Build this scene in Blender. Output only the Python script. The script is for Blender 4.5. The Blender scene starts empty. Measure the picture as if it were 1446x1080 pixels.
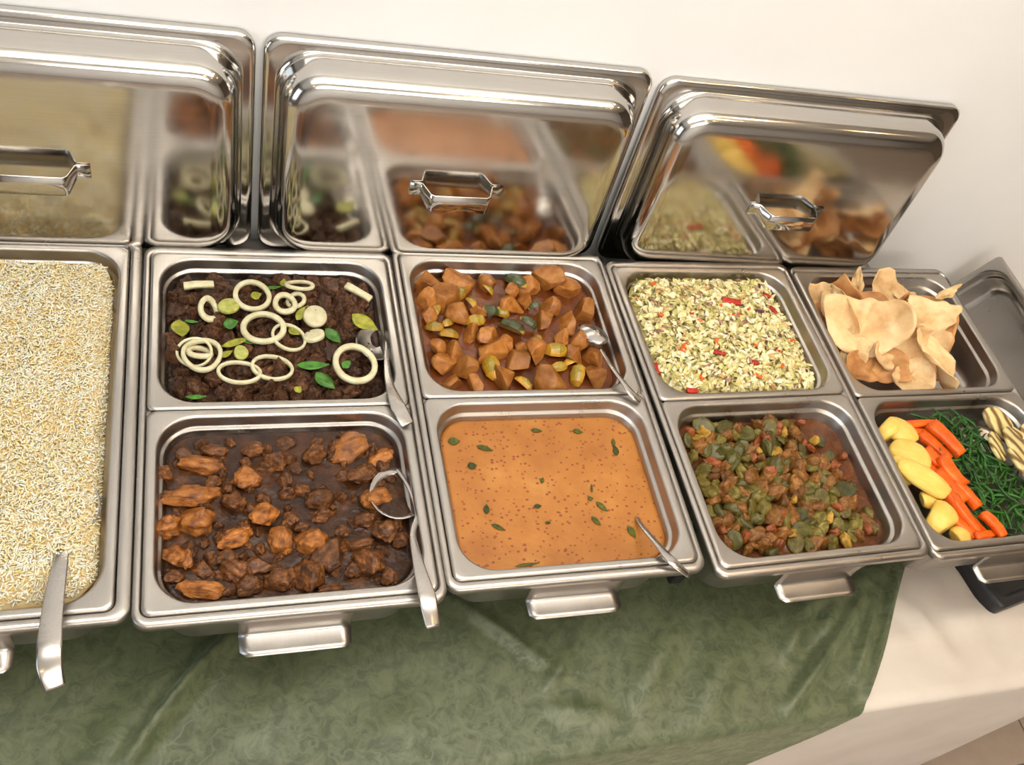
import bpy, bmesh, math, random
import numpy as np
from mathutils import Vector, Matrix, Euler, noise as mnoise

# ------------------------------------------------------------------ camera, light, exposure
SC = bpy.context.scene
COL = SC.collection
ZR = 0.95                      # height of the pan rims above the floor
TABLE_H = 0.20                 # rims above the table top
ZT = ZR - TABLE_H              # table top
FPX = 1301.156
CAM_P = (-0.0889456, -0.683732, 0.9929544 + ZR)
CAM_R = (0.653501, -0.2452471, -0.2037171)
WALL_Y = 0.3650

cd = bpy.data.cameras.new('camera'); cam = bpy.data.objects.new('camera', cd); COL.objects.link(cam)
cd.sensor_fit = 'HORIZONTAL'; cd.sensor_width = 36.0; cd.lens = FPX*36.0/1446.0
cd.clip_start = 0.01; cd.clip_end = 50
cam.location = CAM_P; cam.rotation_euler = Euler(CAM_R, 'XYZ')
SC.camera = cam

SC.view_settings.view_transform = 'Standard'
try: SC.view_settings.look = 'None'
except Exception: pass
SC.view_settings.gamma = 1.0
SC.view_settings.use_curve_mapping = False
SC.view_settings.exposure = -0.30

wd = bpy.data.worlds.new('world'); SC.world = wd; wd.use_nodes = True
wd.node_tree.nodes['Background'].inputs[0].default_value = (0.75, 0.82, 1.0, 1)
wd.node_tree.nodes['Background'].inputs[1].default_value = 0.35

def area(name, loc, rot, sx, sy, power, color):
    l = bpy.data.lights.new(name, 'AREA'); l.shape = 'RECTANGLE'; l.size = sx; l.size_y = sy
    l.energy = power; l.color = color
    o = bpy.data.objects.new(name, l); COL.objects.link(o); o.location = loc; o.rotation_euler = rot
    return o
ROOM = dict(x0=-2.6, x1=4.2, y0=-3.6, z1=2.75)
area('window_daylight', (ROOM['x0']+0.06, -1.35, 1.65), (0, math.radians(-90), 0), 1.3, 1.5, 22, (0.72, 0.86, 1.0))
FILL_PENDANTS = ((0.25, -0.45, 2.40, 15, 30), (0.35, -2.40, 2.40, 34, 24))      # unseen pendants added as fill: x, y, z, down, up
for px, py, pz, pd, pu in FILL_PENDANTS:
    area('fill_down_light', (px, py, pz-0.02), (0, 0, 0), 1.9, 0.5, pd, (1.0, 0.965, 0.915))  # added light for table, wall and cloth front
    area('fill_up_light', (px, py, pz+0.06), (math.pi, 0, 0), 1.9, 0.5, pu, (1.0, 0.965, 0.92))  # added uplight, brightens the ceiling mirrored in the lid shoulders

# ------------------------------------------------------------------ helpers
RNG = random.Random(11)
_R = Euler(CAM_R, 'XYZ').to_matrix()
_C = Vector((CAM_P[0], CAM_P[1], CAM_P[2]-ZR))
def at(px, py, z=0.0):
    """point of the place (rim heights: z=0 is the pan rim) that the photograph shows at px,py"""
    d = _R @ Vector(((px-723.0)/FPX, -(py-540.0)/FPX, -1.0))
    k = (z-_C.z)/d.z
    return _C + d*k
def tag(o, label=None, cat=None, group=None, kind=None):
    if label: o['label'] = label
    if cat: o['category'] = cat
    if group: o['group'] = group
    if kind: o['kind'] = kind
    return o
def smooth(me, on=True):
    me.polygons.foreach_set('use_smooth', [on]*len(me.polygons))
def mesh_from(name, verts, faces, sm=True):
    me = bpy.data.meshes.new(name); me.from_pydata([tuple(v) for v in verts], [], faces); me.update()
    if sm: smooth(me)
    return me
def obj(name, me, mat=None, parent=None, loc=(0,0,0), rot=(0,0,0), scale=(1,1,1)):
    o = bpy.data.objects.new(name, me); COL.objects.link(o)
    if mat is not None and not me.materials: me.materials.append(mat)
    o.location = loc; o.rotation_euler = rot; o.scale = scale
    if parent: o.parent = parent
    return o
def empty(name, loc=(0,0,0), rot=(0,0,0)):
    o = bpy.data.objects.new(name, None); COL.objects.link(o); o.location = loc; o.rotation_euler = rot
    o.empty_display_size = 0.05
    return o
def rrect(hw, hd, r, n=8):
    """rounded rectangle loop, counter clockwise"""
    r = min(r, hw-1e-4, hd-1e-4); pts = []
    for cx, cy, a0 in ((hw-r, hd-r, 0), (-hw+r, hd-r, 90), (-hw+r, -hd+r, 180), (hw-r, -hd+r, 270)):
        for k in range(n+1):
            a = math.radians(a0+90.0*k/n); pts.append((cx+r*math.cos(a), cy+r*math.sin(a)))
    return pts
def loft(name, loops, cap0=False, cap1=False):
    """loops: lists of 3D points of equal length"""
    n = len(loops[0]); V = [p for l in loops for p in l]; F = []
    for k in range(len(loops)-1):
        for i in range(n):
            j = (i+1) % n
            F.append((k*n+i, k*n+j, (k+1)*n+j, (k+1)*n+i))
    if cap0: F.append(tuple(reversed(range(n))))
    if cap1: F.append(tuple(range((len(loops)-1)*n, len(loops)*n)))
    return mesh_from(name, V, F)
def rloft(name, prof, n=8, cap0=False, cap1=False):
    return loft(name, [[(x, y, z) for x, y in rrect(hw, hd, r, n)] for hw, hd, r, z in prof], cap0, cap1)
def box_mesh(name, x0, x1, y0, y1, z0, z1, bev=0.0):
    bm = bmesh.new(); bmesh.ops.create_cube(bm, size=1)
    for v in bm.verts:
        v.co = Vector(((x0+x1)/2+v.co.x*(x1-x0), (y0+y1)/2+v.co.y*(y1-y0), (z0+z1)/2+v.co.z*(z1-z0)))
    if bev: bmesh.ops.bevel(bm, geom=bm.edges[:], offset=bev, segments=2, affect='EDGES', profile=0.5)
    me = bpy.data.meshes.new(name); bm.to_mesh(me); bm.free(); return me
def solidify(o, t, off=-1.0):
    m = o.modifiers.new('thickness', 'SOLIDIFY'); m.thickness = t; m.offset = off; return m
def strip(name, path, widths, thick, ups=None, crown=0.0):
    """flat bent strip swept along a path"""
    P = [Vector(p) for p in path]
    # resample with catmull rom
    Q, Wd = [], []
    for i in range(len(P)-1):
        p0 = P[max(i-1, 0)]; p1 = P[i]; p2 = P[i+1]; p3 = P[min(i+2, len(P)-1)]
        for k in range(6):
            t = k/6.0
            Q.append(0.5*((2*p1)+(-p0+p2)*t+(2*p0-5*p1+4*p2-p3)*t*t+(-p0+3*p1-3*p2+p3)*t**3))
            Wd.append(widths[i]*(1-t)+widths[i+1]*t)
    Q.append(P[-1]); Wd.append(widths[-1])
    loops = []
    up = Vector(ups if ups else (0, 0, 1))
    for i, q in enumerate(Q):
        tng = (Q[min(i+1, len(Q)-1)]-Q[max(i-1, 0)]).normalized()
        side = tng.cross(up).normalized(); nn = side.cross(tng).normalized()
        w = Wd[i]/2; h = thick/2
        sec = [(-w, -h*.3), (-w*.8, -h), (w*.8, -h), (w, -h*.3), (w, h*.3), (w*.8, h), (0, h+crown*w), (-w*.8, h), (-w, h*.3)]
        loops.append([q+side*a+nn*b for a, b in sec])
    return loft(name, loops, True, True)

# ------------------------------------------------------------------ materials
def new_mat(name):
    m = bpy.data.materials.new(name); m.use_nodes = True
    nt = m.node_tree; b = nt.nodes['Principled BSDF']; return m, nt, b
def node(nt, t, **kw):
    n = nt.nodes.new(t)
    for k, v in kw.items(): setattr(n, k, v)
    return n
def ramp(nt, stops, fac=None, interp='LINEAR'):
    r = node(nt, 'ShaderNodeValToRGB'); r.color_ramp.interpolation = interp
    e = r.color_ramp.elements
    while len(e) < len(stops): e.new(0.5)
    for i, (p, c) in enumerate(stops): e[i].position = p; e[i].color = (*c, 1)
    if fac is not None: nt.links.new(fac, r.inputs[0])
    return r
def lin(r, g, b):
    f = lambda c: ((c/255.0)/12.92 if c/255.0 <= 0.04045 else ((c/255.0+0.055)/1.055)**2.4)
    return (f(r), f(g), f(b))
def coords(nt, space='Object', scale=(1, 1, 1)):
    tc = node(nt, 'ShaderNodeTexCoord'); mp = node(nt, 'ShaderNodeMapping')
    mp.inputs['Scale'].default_value = scale
    nt.links.new(tc.outputs[space], mp.inputs[0]); return mp.outputs[0]
def noise_tex(nt, vec, scale, detail=3, rough=0.55, dist=0.0):
    n = node(nt, 'ShaderNodeTexNoise'); n.inputs['Scale'].default_value = scale
    n.inputs['Detail'].default_value = detail; n.inputs['Roughness'].default_value = rough
    n.inputs['Distortion'].default_value = dist
    if vec is not None: nt.links.new(vec, n.inputs['Vector'])
    return n.outputs['Fac']
def bump(nt, b, h, strength=0.3, dist=0.002):
    bn = node(nt, 'ShaderNodeBump'); bn.inputs['Strength'].default_value = strength; bn.inputs['Distance'].default_value = dist
    nt.links.new(h, bn.inputs['Height']); nt.links.new(bn.outputs[0], b.inputs['Normal']); return bn
def food(name, stops, scale=60, rough=0.45, bstr=0.4, bdist=0.002, vary=0.25, coat=0.0, sss=0.0, detail=4, space='Object', nscale=(1,1,1), spec=0.5):
    m, nt, b = new_mat(name)
    v = coords(nt, space, nscale)
    oi = node(nt, 'ShaderNodeObjectInfo')
    add = node(nt, 'ShaderNodeVectorMath', operation='ADD'); sc = node(nt, 'ShaderNodeMath', operation='MULTIPLY')
    sc.inputs[1].default_value = 7.0; nt.links.new(oi.outputs['Random'], sc.inputs[0])
    nt.links.new(v, add.inputs[0]); nt.links.new(sc.outputs[0], add.inputs[1])
    f = noise_tex(nt, add.outputs[0], scale, detail, 0.6)
    r = ramp(nt, stops, f)
    hsv = node(nt, 'ShaderNodeHueSaturation')
    mr = node(nt, 'ShaderNodeMapRange'); mr.inputs['To Min'].default_value = 1-vary; mr.inputs['To Max'].default_value = 1+vary
    nt.links.new(oi.outputs['Random'], mr.inputs[0]); nt.links.new(mr.outputs[0], hsv.inputs['Value'])
    nt.links.new(r.outputs[0], hsv.inputs['Color']); nt.links.new(hsv.outputs[0], b.inputs['Base Color'])
    b.inputs['Roughness'].default_value = rough; b.inputs['Coat Weight'].default_value = coat*0.35
    b.inputs['Coat Roughness'].default_value = 0.15; b.inputs['Specular IOR Level'].default_value = spec*0.6
    if sss: b.inputs['Subsurface Weight'].default_value = sss; b.inputs['Subsurface Radius'].default_value = (0.004, 0.002, 0.001); b.inputs['Subsurface Scale'].default_value = 1.0
    f2 = noise_tex(nt, add.outputs[0], scale*3, 3)
    bump(nt, b, f2, bstr, bdist)
    return m
def steel(name, base, rough, brushed=(3, 250, 250), bstr=0.03, rvar=0.08):
    m, nt, b = new_mat(name)
    v = coords(nt, 'Object', brushed)
    f = noise_tex(nt, v, 6, 3)
    cloud = noise_tex(nt, coords(nt, 'Object'), 14, 3)
    b.inputs['Metallic'].default_value = 1.0
    c = ramp(nt, [(0.3, tuple(x*0.9 for x in base)), (0.7, base)], f); nt.links.new(c.outputs[0], b.inputs['Base Color'])
    mr = node(nt, 'ShaderNodeMapRange'); mr.inputs['From Min'].default_value = 0.3; mr.inputs['From Max'].default_value = 0.7
    mr.inputs['To Min'].default_value = rough-rvar; mr.inputs['To Max'].default_value = rough+rvar
    nt.links.new(cloud, mr.inputs[0]); nt.links.new(mr.outputs[0], b.inputs['Roughness'])
    return m
def plain(name, col, rough=0.5, metal=0.0, nscale=40, amt=0.08, bstr=0.05, bdist=0.001):
    m, nt, b = new_mat(name)
    f = noise_tex(nt, coords(nt), nscale, 4)
    r = ramp(nt, [(0.3, tuple(x*(1-amt) for x in col)), (0.7, tuple(min(1, x*(1+amt)) for x in col))], f)
    nt.links.new(r.outputs[0], b.inputs['Base Color']); b.inputs['Roughness'].default_value = rough; b.inputs['Metallic'].default_value = metal
    bump(nt, b, f, bstr, bdist)
    return m
def attr_mat(name, rough=0.5, sss=0.0, bscale=200, bstr=0.15):
    m, nt, b = new_mat(name)
    a = node(nt, 'ShaderNodeAttribute'); a.attribute_name = 'tint'
    nt.links.new(a.outputs['Color'], b.inputs['Base Color']); b.inputs['Roughness'].default_value = rough
    if sss: b.inputs['Subsurface Weight'].default_value = sss; b.inputs['Subsurface Radius'].default_value = (0.003, 0.002, 0.001); b.inputs['Subsurface Scale'].default_value = 1.0
    bump(nt, b, noise_tex(nt, coords(nt), bscale, 2), bstr, 0.001)
    return m
def emit(name, col, s):
    m, nt, b = new_mat(name); b.inputs['Base Color'].default_value = (*col, 1)
    b.inputs['Emission Color'].default_value = (*col, 1); b.inputs['Emission Strength'].default_value = s
    return m

M = {}
M['pan'] = steel('pan_steel', (0.47, 0.44, 0.405), 0.33, (250, 4, 250))
M['water_pan'] = steel('water_pan_steel', (0.46, 0.43, 0.395), 0.34, (250, 4, 250))
M['lid'] = steel('lid_steel', (0.60, 0.575, 0.54), 0.125, (3, 260, 260), 0.02, 0.035)
M['spoon'] = steel('spoon_steel', (0.50, 0.47, 0.44), 0.25, (60, 60, 60), 0.02)
M['black'] = plain('black_enamel', lin(38, 37, 38), 0.42)
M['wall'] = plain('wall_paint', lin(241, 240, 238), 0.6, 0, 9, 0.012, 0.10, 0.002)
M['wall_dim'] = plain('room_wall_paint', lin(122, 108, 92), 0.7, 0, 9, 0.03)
M['ceiling'] = plain('ceiling_paint', lin(238, 236, 230), 0.8, 0, 6, 0.01)
M['wood'] = plain('table_wood', lin(120, 84, 52), 0.5, 0, 30, 0.2)
M['tile'] = plain('floor_tile', lin(176, 158, 142), 0.4, 0, 18, 0.06)
M['grout'] = plain('grout', lin(120, 108, 98), 0.85, 0, 60, 0.1)

# cloths
m, nt, b = new_mat('white_cloth'); M['white_cloth'] = m
v = coords(nt); f = noise_tex(nt, v, 7, 4); r = ramp(nt, [(0.3, lin(202, 190, 176)), (0.7, lin(216, 206, 194))], f)
nt.links.new(r.outputs[0], b.inputs['Base Color']); b.inputs['Roughness'].default_value = 0.55; b.inputs['Sheen Weight'].default_value = 0.2
bump(nt, b, noise_tex(nt, v, 14, 4), 0.25, 0.004)

m, nt, b = new_mat('green_damask'); M['green_cloth'] = m
v = coords(nt)
n1 = noise_tex(nt, v, 40, 6, 0.72, 0.7)
n2 = noise_tex(nt, v, 5, 2)
dam = ramp(nt, [(0.40, (0, 0, 0)), (0.60, (1, 1, 1))], n1)
wv = node(nt, 'ShaderNodeTexWave'); wv.wave_type = 'RINGS'; wv.inputs['Scale'].default_value = 9; wv.inputs['Distortion'].default_value = 14; wv.inputs['Detail'].default_value = 3; wv.inputs['Detail Scale'].default_value = 2.2
nt.links.new(v, wv.inputs['Vector'])
swirl = ramp(nt, [(0.93, (0, 0, 0)), (0.99, (.7, .7, .7))], wv.outputs['Fac'])
mixd = node(nt, 'ShaderNodeMath', operation='MAXIMUM'); nt.links.new(dam.outputs[0], mixd.inputs[0]); nt.links.new(swirl.outputs[0], mixd.inputs[1])
cr = ramp(nt, [(0.0, lin(70, 79, 52)), (1.0, lin(97, 103, 74))], mixd.outputs[0])
nt.links.new(cr.outputs[0], b.inputs['Base Color'])
rr = node(nt, 'ShaderNodeMapRange'); rr.inputs['To Min'].default_value = 0.55; rr.inputs['To Max'].default_value = 0.38
nt.links.new(mixd.outputs[0], rr.inputs[0]); nt.links.new(rr.outputs[0], b.inputs['Roughness'])
b.inputs['Sheen Weight'].default_value = 0.35; b.inputs['Sheen Tint'].default_value = (*lin(190, 205, 170), 1)
bump(nt, b, noise_tex(nt, v, 420, 2), 0.12, 0.0008)

# foods
M['rice'] = attr_mat('rice_grains', 0.5, 0.5)
M['slaw'] = attr_mat('slaw_shreds', 0.38, 0.1)
M['carrot_bit'] = food('carrot_bit', [(0.3, lin(206, 84, 28)), (0.7, lin(220, 112, 48))], 2.5, 0.35, 0.2, 0.001, 0.12)
M['pepper_bit'] = food('red_pepper_bit', [(0.3, lin(160, 34, 26)), (0.7, lin(196, 62, 44))], 2.5, 0.3, 0.2, 0.001, 0.15, 0.3)
M['purple_bit'] = food('purple_cabbage', [(0.3, lin(74, 32, 60)), (0.7, lin(118, 66, 98))], 2.5, 0.35, 0.2, 0.001, 0.15)
M['beef'] = food('beef', [(0.3, lin(40, 25, 15)), (0.5, lin(84, 53, 32)), (0.72, lin(126, 84, 52))], 2.6, 0.42, 0.9, 0.004, 0.35, 0.35)
M['beef_sauce'] = food('beef_gravy', [(0.3, lin(26, 16, 11)), (0.7, lin(56, 34, 21))], 40, 0.25, 0.5, 0.004, 0.0, 0.4)
M['chicken'] = food('chicken', [(0.28, lin(70, 38, 14)), (0.44, lin(136, 80, 32)), (0.6, lin(172, 108, 48)), (0.76, lin(192, 134, 72))], 1.7, 0.38, 0.5, 0.003, 0.2, 0.35)
M['chicken_dark'] = food('chicken_sauced', [(0.28, lin(44, 24, 11)), (0.5, lin(92, 54, 24)), (0.74, lin(148, 94, 44))], 2.0, 0.38, 0.6, 0.003, 0.3, 0.35)
M['chicken_sauce'] = food('chicken_gravy', [(0.3, lin(34, 18, 9)), (0.5, lin(58, 33, 16)), (0.7, lin(90, 54, 26))], 36, 0.3, 0.6, 0.004, 0.0, 0.35)
M['potato'] = food('curried_potato', [(0.28, lin(120, 70, 26)), (0.5, lin(162, 102, 44)), (0.72, lin(182, 128, 68))], 1.5, 0.4, 0.25, 0.002, 0.22, 0.3)
M['potato_sauce'] = food('potato_gravy', [(0.3, lin(84, 40, 16)), (0.7, lin(120, 64, 28))], 40, 0.25, 0.4, 0.003, 0.0, 0.4)
def zuc(name, skin, flesh, thr=0.72):
    m, nt, b = new_mat(name)
    tc = node(nt, 'ShaderNodeTexCoord'); sp = node(nt, 'ShaderNodeSeparateXYZ'); nt.links.new(tc.outputs['Generated'], sp.inputs[0])
    n = noise_tex(nt, tc.outputs['Generated'], 5, 3)
    ad = node(nt, 'ShaderNodeMath', operation='MULTIPLY_ADD'); nt.links.new(n, ad.inputs[0]); ad.inputs[1].default_value = 0.25; nt.links.new(sp.outputs['Z'], ad.inputs[2])
    r = ramp(nt, [(thr+0.10, flesh), (thr+0.16, skin)], ad.outputs[0])
    oi = node(nt, 'ShaderNodeObjectInfo'); hs = node(nt, 'ShaderNodeHueSaturation'); mr = node(nt, 'ShaderNodeMapRange')
    mr.inputs['To Min'].default_value = 0.7; mr.inputs['To Max'].default_value = 1.15
    nt.links.new(oi.outputs['Random'], mr.inputs[0]); nt.links.new(mr.outputs[0], hs.inputs['Value']); nt.links.new(r.outputs[0], hs.inputs['Color'])
    nt.links.new(hs.outputs[0], b.inputs['Base Color']); b.inputs['Roughness'].default_value = 0.32; b.inputs['Coat Weight'].default_value = 0.4
    bump(nt, b, noise_tex(nt, tc.outputs['Object'], 160, 3), 0.25, 0.001)
    return m
M['zucchini_yellow'] = zuc('zucchini_yellow', lin(150, 128, 36), lin(190, 140, 34), 0.80)
M['zucchini_green'] = zuc('zucchini_green', lin(66, 74, 36), lin(184, 146, 52), 0.40)
M['onion'] = food('raw_onion', [(0.3, lin(196, 188, 146)), (0.7, lin(222, 216, 184))], 2, 0.3, 0.12, 0.001, 0.06, 0.3, 0.25)
M['green_onion'] = food('pale_green_bulb', [(0.3, lin(150, 154, 62)), (0.7, lin(194, 194, 116))], 2, 0.3, 0.12, 0.001, 0.1, 0.3, 0.2)
M['chili'] = food('green_chili', [(0.3, lin(38, 92, 24)), (0.7, lin(82, 140, 42))], 2, 0.25, 0.12, 0.001, 0.2, 0.5)
M['chili_yellow'] = food('yellow_green_chili', [(0.3, lin(112, 118, 28)), (0.7, lin(170, 166, 56))], 2.5, 0.3, 0.2, 0.001, 0.15, 0.4)
M['mixed_sauce'] = food('vegetable_gravy', [(0.3, lin(66, 34, 14)), (0.7, lin(110, 62, 26))], 45, 0.28, 0.6, 0.004, 0.0, 0.35)
M['veg_brown'] = food('stewed_aubergine', [(0.28, lin(78, 46, 18)), (0.5, lin(124, 80, 34)), (0.74, lin(162, 114, 56))], 2.2, 0.4, 0.6, 0.003, 0.3, 0.3)
M['veg_green'] = food('stewed_courgette', [(0.28, lin(72, 64, 25)), (0.5, lin(104, 92, 38)), (0.74, lin(146, 130, 60))], 2, 0.38, 0.5, 0.003, 0.25, 0.3)
M['veg_olive'] = food('stewed_green_pepper', [(0.28, lin(58, 58, 26)), (0.74, lin(100, 92, 44))], 2, 0.32, 0.3, 0.002, 0.25, 0.4)
M['veg_yellow'] = food('stewed_squash', [(0.28, lin(146, 106, 32)), (0.74, lin(192, 154, 66))], 2, 0.35, 0.3, 0.002, 0.2, 0.3)
M['veg_red'] = food('stewed_tomato', [(0.28, lin(112, 50, 24)), (0.74, lin(160, 92, 46))], 2, 0.32, 0.4, 0.002, 0.25, 0.4)
M['papad'] = food('papad', [(0.28, lin(202, 158, 108)), (0.48, lin(228, 190, 138)), (0.74, lin(242, 214, 168))], 1.6, 0.5, 0.5, 0.002, 0.1, 0.0, 0.25, 5)
M['papad_brown'] = food('papad_toasted', [(0.28, lin(158, 104, 60)), (0.5, lin(194, 140, 86)), (0.76, lin(220, 172, 114))], 1.6, 0.5, 0.5, 0.002, 0.1, 0.0, 0.2, 5)
M['boiled_potato'] = food('boiled_potato', [(0.3, lin(220, 180, 78)), (0.7, lin(236, 206, 114))], 1.6, 0.42, 0.2, 0.002, 0.08, 0.15, 0.3)
M['carrot'] = food('carrot', [(0.3, lin(216, 84, 20)), (0.7, lin(232, 112, 32))], 2, 0.32, 0.15, 0.001, 0.12, 0.3, 0.15)
M['bean'] = food('green_bean', [(0.3, lin(22, 58, 18)), (0.7, lin(54, 102, 36))], 2, 0.35, 0.2, 0.001, 0.4, 0.3)
M['leaf'] = food('curry_leaf', [(0.3, lin(44, 54, 16)), (0.7, lin(84, 88, 28))], 2, 0.35, 0.2, 0.001, 0.35, 0.2)
# grilled courgette: pale flesh with char marks burnt across it
m, nt, b = new_mat('grilled_courgette'); M['grilled'] = m
tc = node(nt, 'ShaderNodeTexCoord'); wv = node(nt, 'ShaderNodeTexWave'); wv.inputs['Scale'].default_value = 0.62; wv.inputs['Distortion'].default_value = 3.0; wv.inputs['Detail'].default_value = 2; wv.bands_direction = 'DIAGONAL'
nt.links.new(tc.outputs['Object'], wv.inputs['Vector'])
r = ramp(nt, [(0.10, lin(120, 92, 50)), (0.40, lin(196, 172, 112)), (0.70, lin(222, 206, 142))], wv.outputs['Fac'])
nt.links.new(r.outputs[0], b.inputs['Base Color']); b.inputs['Roughness'].default_value = 0.38; b.inputs['Coat Weight'].default_value = 0.2
bump(nt, b, wv.outputs['Fac'], 0.4, 0.0015)
M['courgette_skin'] = food('courgette_skin', [(0.3, lin(40, 62, 24)), (0.7, lin(92, 112, 48))], 40, 0.35, 0.15, 0.001, 0.1)
# orange curry
m, nt, b = new_mat('orange_curry'); M['curry'] = m
v = coords(nt); f = noise_tex(nt, v, 16, 5, 0.6)
base = ramp(nt, [(0.3, lin(156, 95, 30)), (0.55, lin(173, 111, 42)), (0.75, lin(188, 131, 62))], f)
vo = node(nt, 'ShaderNodeTexVoronoi'); vo.inputs['Scale'].default_value = 120; nt.links.new(coords(nt, 'Object', (1, 1.3, 1)), vo.inputs['Vector'])
gate = noise_tex(nt, v, 60, 2)
th = node(nt, 'ShaderNodeMath', operation='MULTIPLY'); nt.links.new(gate, th.inputs[0]); th.inputs[1].default_value = 0.46
ls = node(nt, 'ShaderNodeMath', operation='LESS_THAN'); nt.links.new(vo.outputs['Distance'], ls.inputs[0]); nt.links.new(th.outputs[0], ls.inputs[1])
mx = node(nt, 'ShaderNodeMix', data_type='RGBA'); nt.links.new(ls.outputs[0], mx.inputs['Factor']); nt.links.new(base.outputs[0], mx.inputs[6]); mx.inputs[7].default_value = (*lin(134, 66, 18), 1)
nt.links.new(mx.outputs[2], b.inputs['Base Color']); b.inputs['Roughness'].default_value = 0.4; b.inputs['Coat Weight'].default_value = 0.12
bump(nt, b, noise_tex(nt, v, 130, 3), 0.3, 0.002)

# ------------------------------------------------------------------ room shell
X0, X1, Y0, Z1 = ROOM['x0'], ROOM['x1'], ROOM['y0'], ROOM['z1']
def struct(name, me, mat, parent=None, **kw):
    o = obj(name, me, mat, parent, **kw)
    if parent is None: o['kind'] = 'structure'
    return o
struct('wall_back', box_mesh('wall_back', X0, X1, WALL_Y, WALL_Y+0.1, 0, Z1), M['wall'])
struct('wall_front', box_mesh('wall_front', X0, X1, Y0-0.1, Y0, 0, Z1), M['wall'])
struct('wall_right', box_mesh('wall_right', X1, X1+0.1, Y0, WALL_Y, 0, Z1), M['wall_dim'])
struct('ceiling', box_mesh('ceiling', X0, X1, Y0, WALL_Y, Z1, Z1+0.1), M['ceiling'])
# left wall with a window opening (y -2.1..-0.6, z 1.0..2.3)
wy0, wy1, wz0, wz1 = -2.15, -0.55, 0.98, 2.32
bm_v, bm_f = [], []
def add_box(V, F, x0, x1, y0, y1, z0, z1):
    k = len(V)
    V += [(x0,y0,z0),(x1,y0,z0),(x1,y1,z0),(x0,y1,z0),(x0,y0,z1),(x1,y0,z1),(x1,y1,z1),(x0,y1,z1)]
    F += [tuple(k+i for i in f) for f in ((0,3,2,1),(4,5,6,7),(0,1,5,4),(1,2,6,5),(2,3,7,6),(3,0,4,7))]
for bx in ((Y0, wy0, 0, Z1), (wy1, WALL_Y, 0, Z1), (wy0, wy1, 0, wz0), (wy0, wy1, wz1, Z1)):
    add_box(bm_v, bm_f, X0-0.1, X0, bx[0], bx[1], bx[2], bx[3])
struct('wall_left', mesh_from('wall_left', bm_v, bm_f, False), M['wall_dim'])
win = empty('window_1', (X0, (wy0+wy1)/2, wz0)); win['kind'] = 'structure'
V, F = [], []
hy = (wy1-wy0)/2; hz = wz1-wz0
for bx in ((-hy, hy, 0, .05), (-hy, hy, hz-.05, hz), (-hy, -hy+.05, 0, hz), (hy-.05, hy, 0, hz), (-.025, .025, 0, hz)):
    add_box(V, F, -0.07, -0.02, bx[0], bx[1], bx[2], bx[3])
obj('window_frame', mesh_from('window_frame', V, F, False), plain('window_paint', lin(232, 230, 226), 0.4), win)
pane_m, nt, b = new_mat('window_glass'); b.inputs['Transmission Weight'].default_value = 1; b.inputs['Roughness'].default_value = 0.02; b.inputs['IOR'].default_value = 1.1
for s in (-1, 1):
    c = s*(hy/2-0.0)
    obj('pane', box_mesh('pane', -0.05, -0.045, c-hy/2+.035, c+hy/2-.035, .04, hz-.04), pane_m, win)

# floor with single tiles where the photograph shows it
fl = struct('floor', box_mesh('floor', X0, X1, Y0, WALL_Y, -0.1, -0.004), M['grout'])
tile_me = box_mesh('tile', -.197, .197, -.197, .197, -.006, 0.0, 0.0015); tile_me.materials.append(M['tile'])
nx = int((X1-X0)/0.4)+1; ny = int((WALL_Y-Y0)/0.4)+1
Vt, Ft = [], []
for i in range(nx):
    for j in range(ny):
        cx = X0+0.2+0.4*i; cy = WALL_Y-0.2-0.4*j
        if cx+0.2 > X1 or cy-0.2 < Y0: continue
        if 0.6 < cx < 3.0 and -2.0 < cy:
            obj('tile', tile_me, None, fl, loc=(cx, cy, 0))
        else:
            add_box(Vt, Ft, cx-.197, cx+.197, cy-.197, cy+.197, -.006, 0)
t_rest = obj('tile_field', mesh_from('tile_field', Vt, Ft, False), M['tile'], fl); t_rest['kind'] = 'stuff'

# bodies of the added fill pendants, then the warm ceiling downlights
lh = box_mesh('housing', -.97, .97, -.27, .27, 0.0, 0.05, .005); lh.materials.append(plain('fill_housing', lin(230, 228, 222), 0.5))
ld = box_mesh('diffuser', -.95, .95, -.25, .25, -0.012, 0.0, .002); ld.materials.append(emit('fill_diffuser', (1.0, 0.95, 0.88), 2.5))  # glowing panel of the added pendants
lw = box_mesh('suspension_wire', -.003, .003, -.003, .003, 0.05, Z1-2.40, .0); lw.materials.append(M['black'])
for (px, py, pz, pd, pu), lb in zip(FILL_PENDANTS, ('unseen long pendant added above the buffet to brighten ceiling and lids', 'unseen long pendant added over the room to light wall and cloth front')):
    lamp = empty('fill_pendant', (px, py, pz)); tag(lamp, lb, 'lamp')
    obj('housing', lh, None, lamp); obj('diffuser', ld, None, lamp)
    for sx in (-.8, .8): obj('suspension_wire', lw, None, lamp, loc=(sx, 0, 0))
warm = emit('warm_bulb', (1.0, 0.62, 0.26), 55.0)
housing = plain('downlight_ring', lin(222, 214, 200), 0.35)
def disc_loops(prof, n=24): return [[(r*math.cos(2*math.pi*k/n), r*math.sin(2*math.pi*k/n), z) for k in range(n)] for r, z in prof]
ring_me = loft('ring', disc_loops([(.075, 0), (.075, -.008), (.052, -.012), (.048, 0.0)])); ring_me.materials.append(housing)
bulb_me = loft('bulb', disc_loops([(.048, -.001), (.046, -.006), (.03, -.011), (.002, -.013)]), True, True); bulb_me.materials.append(warm)
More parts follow.
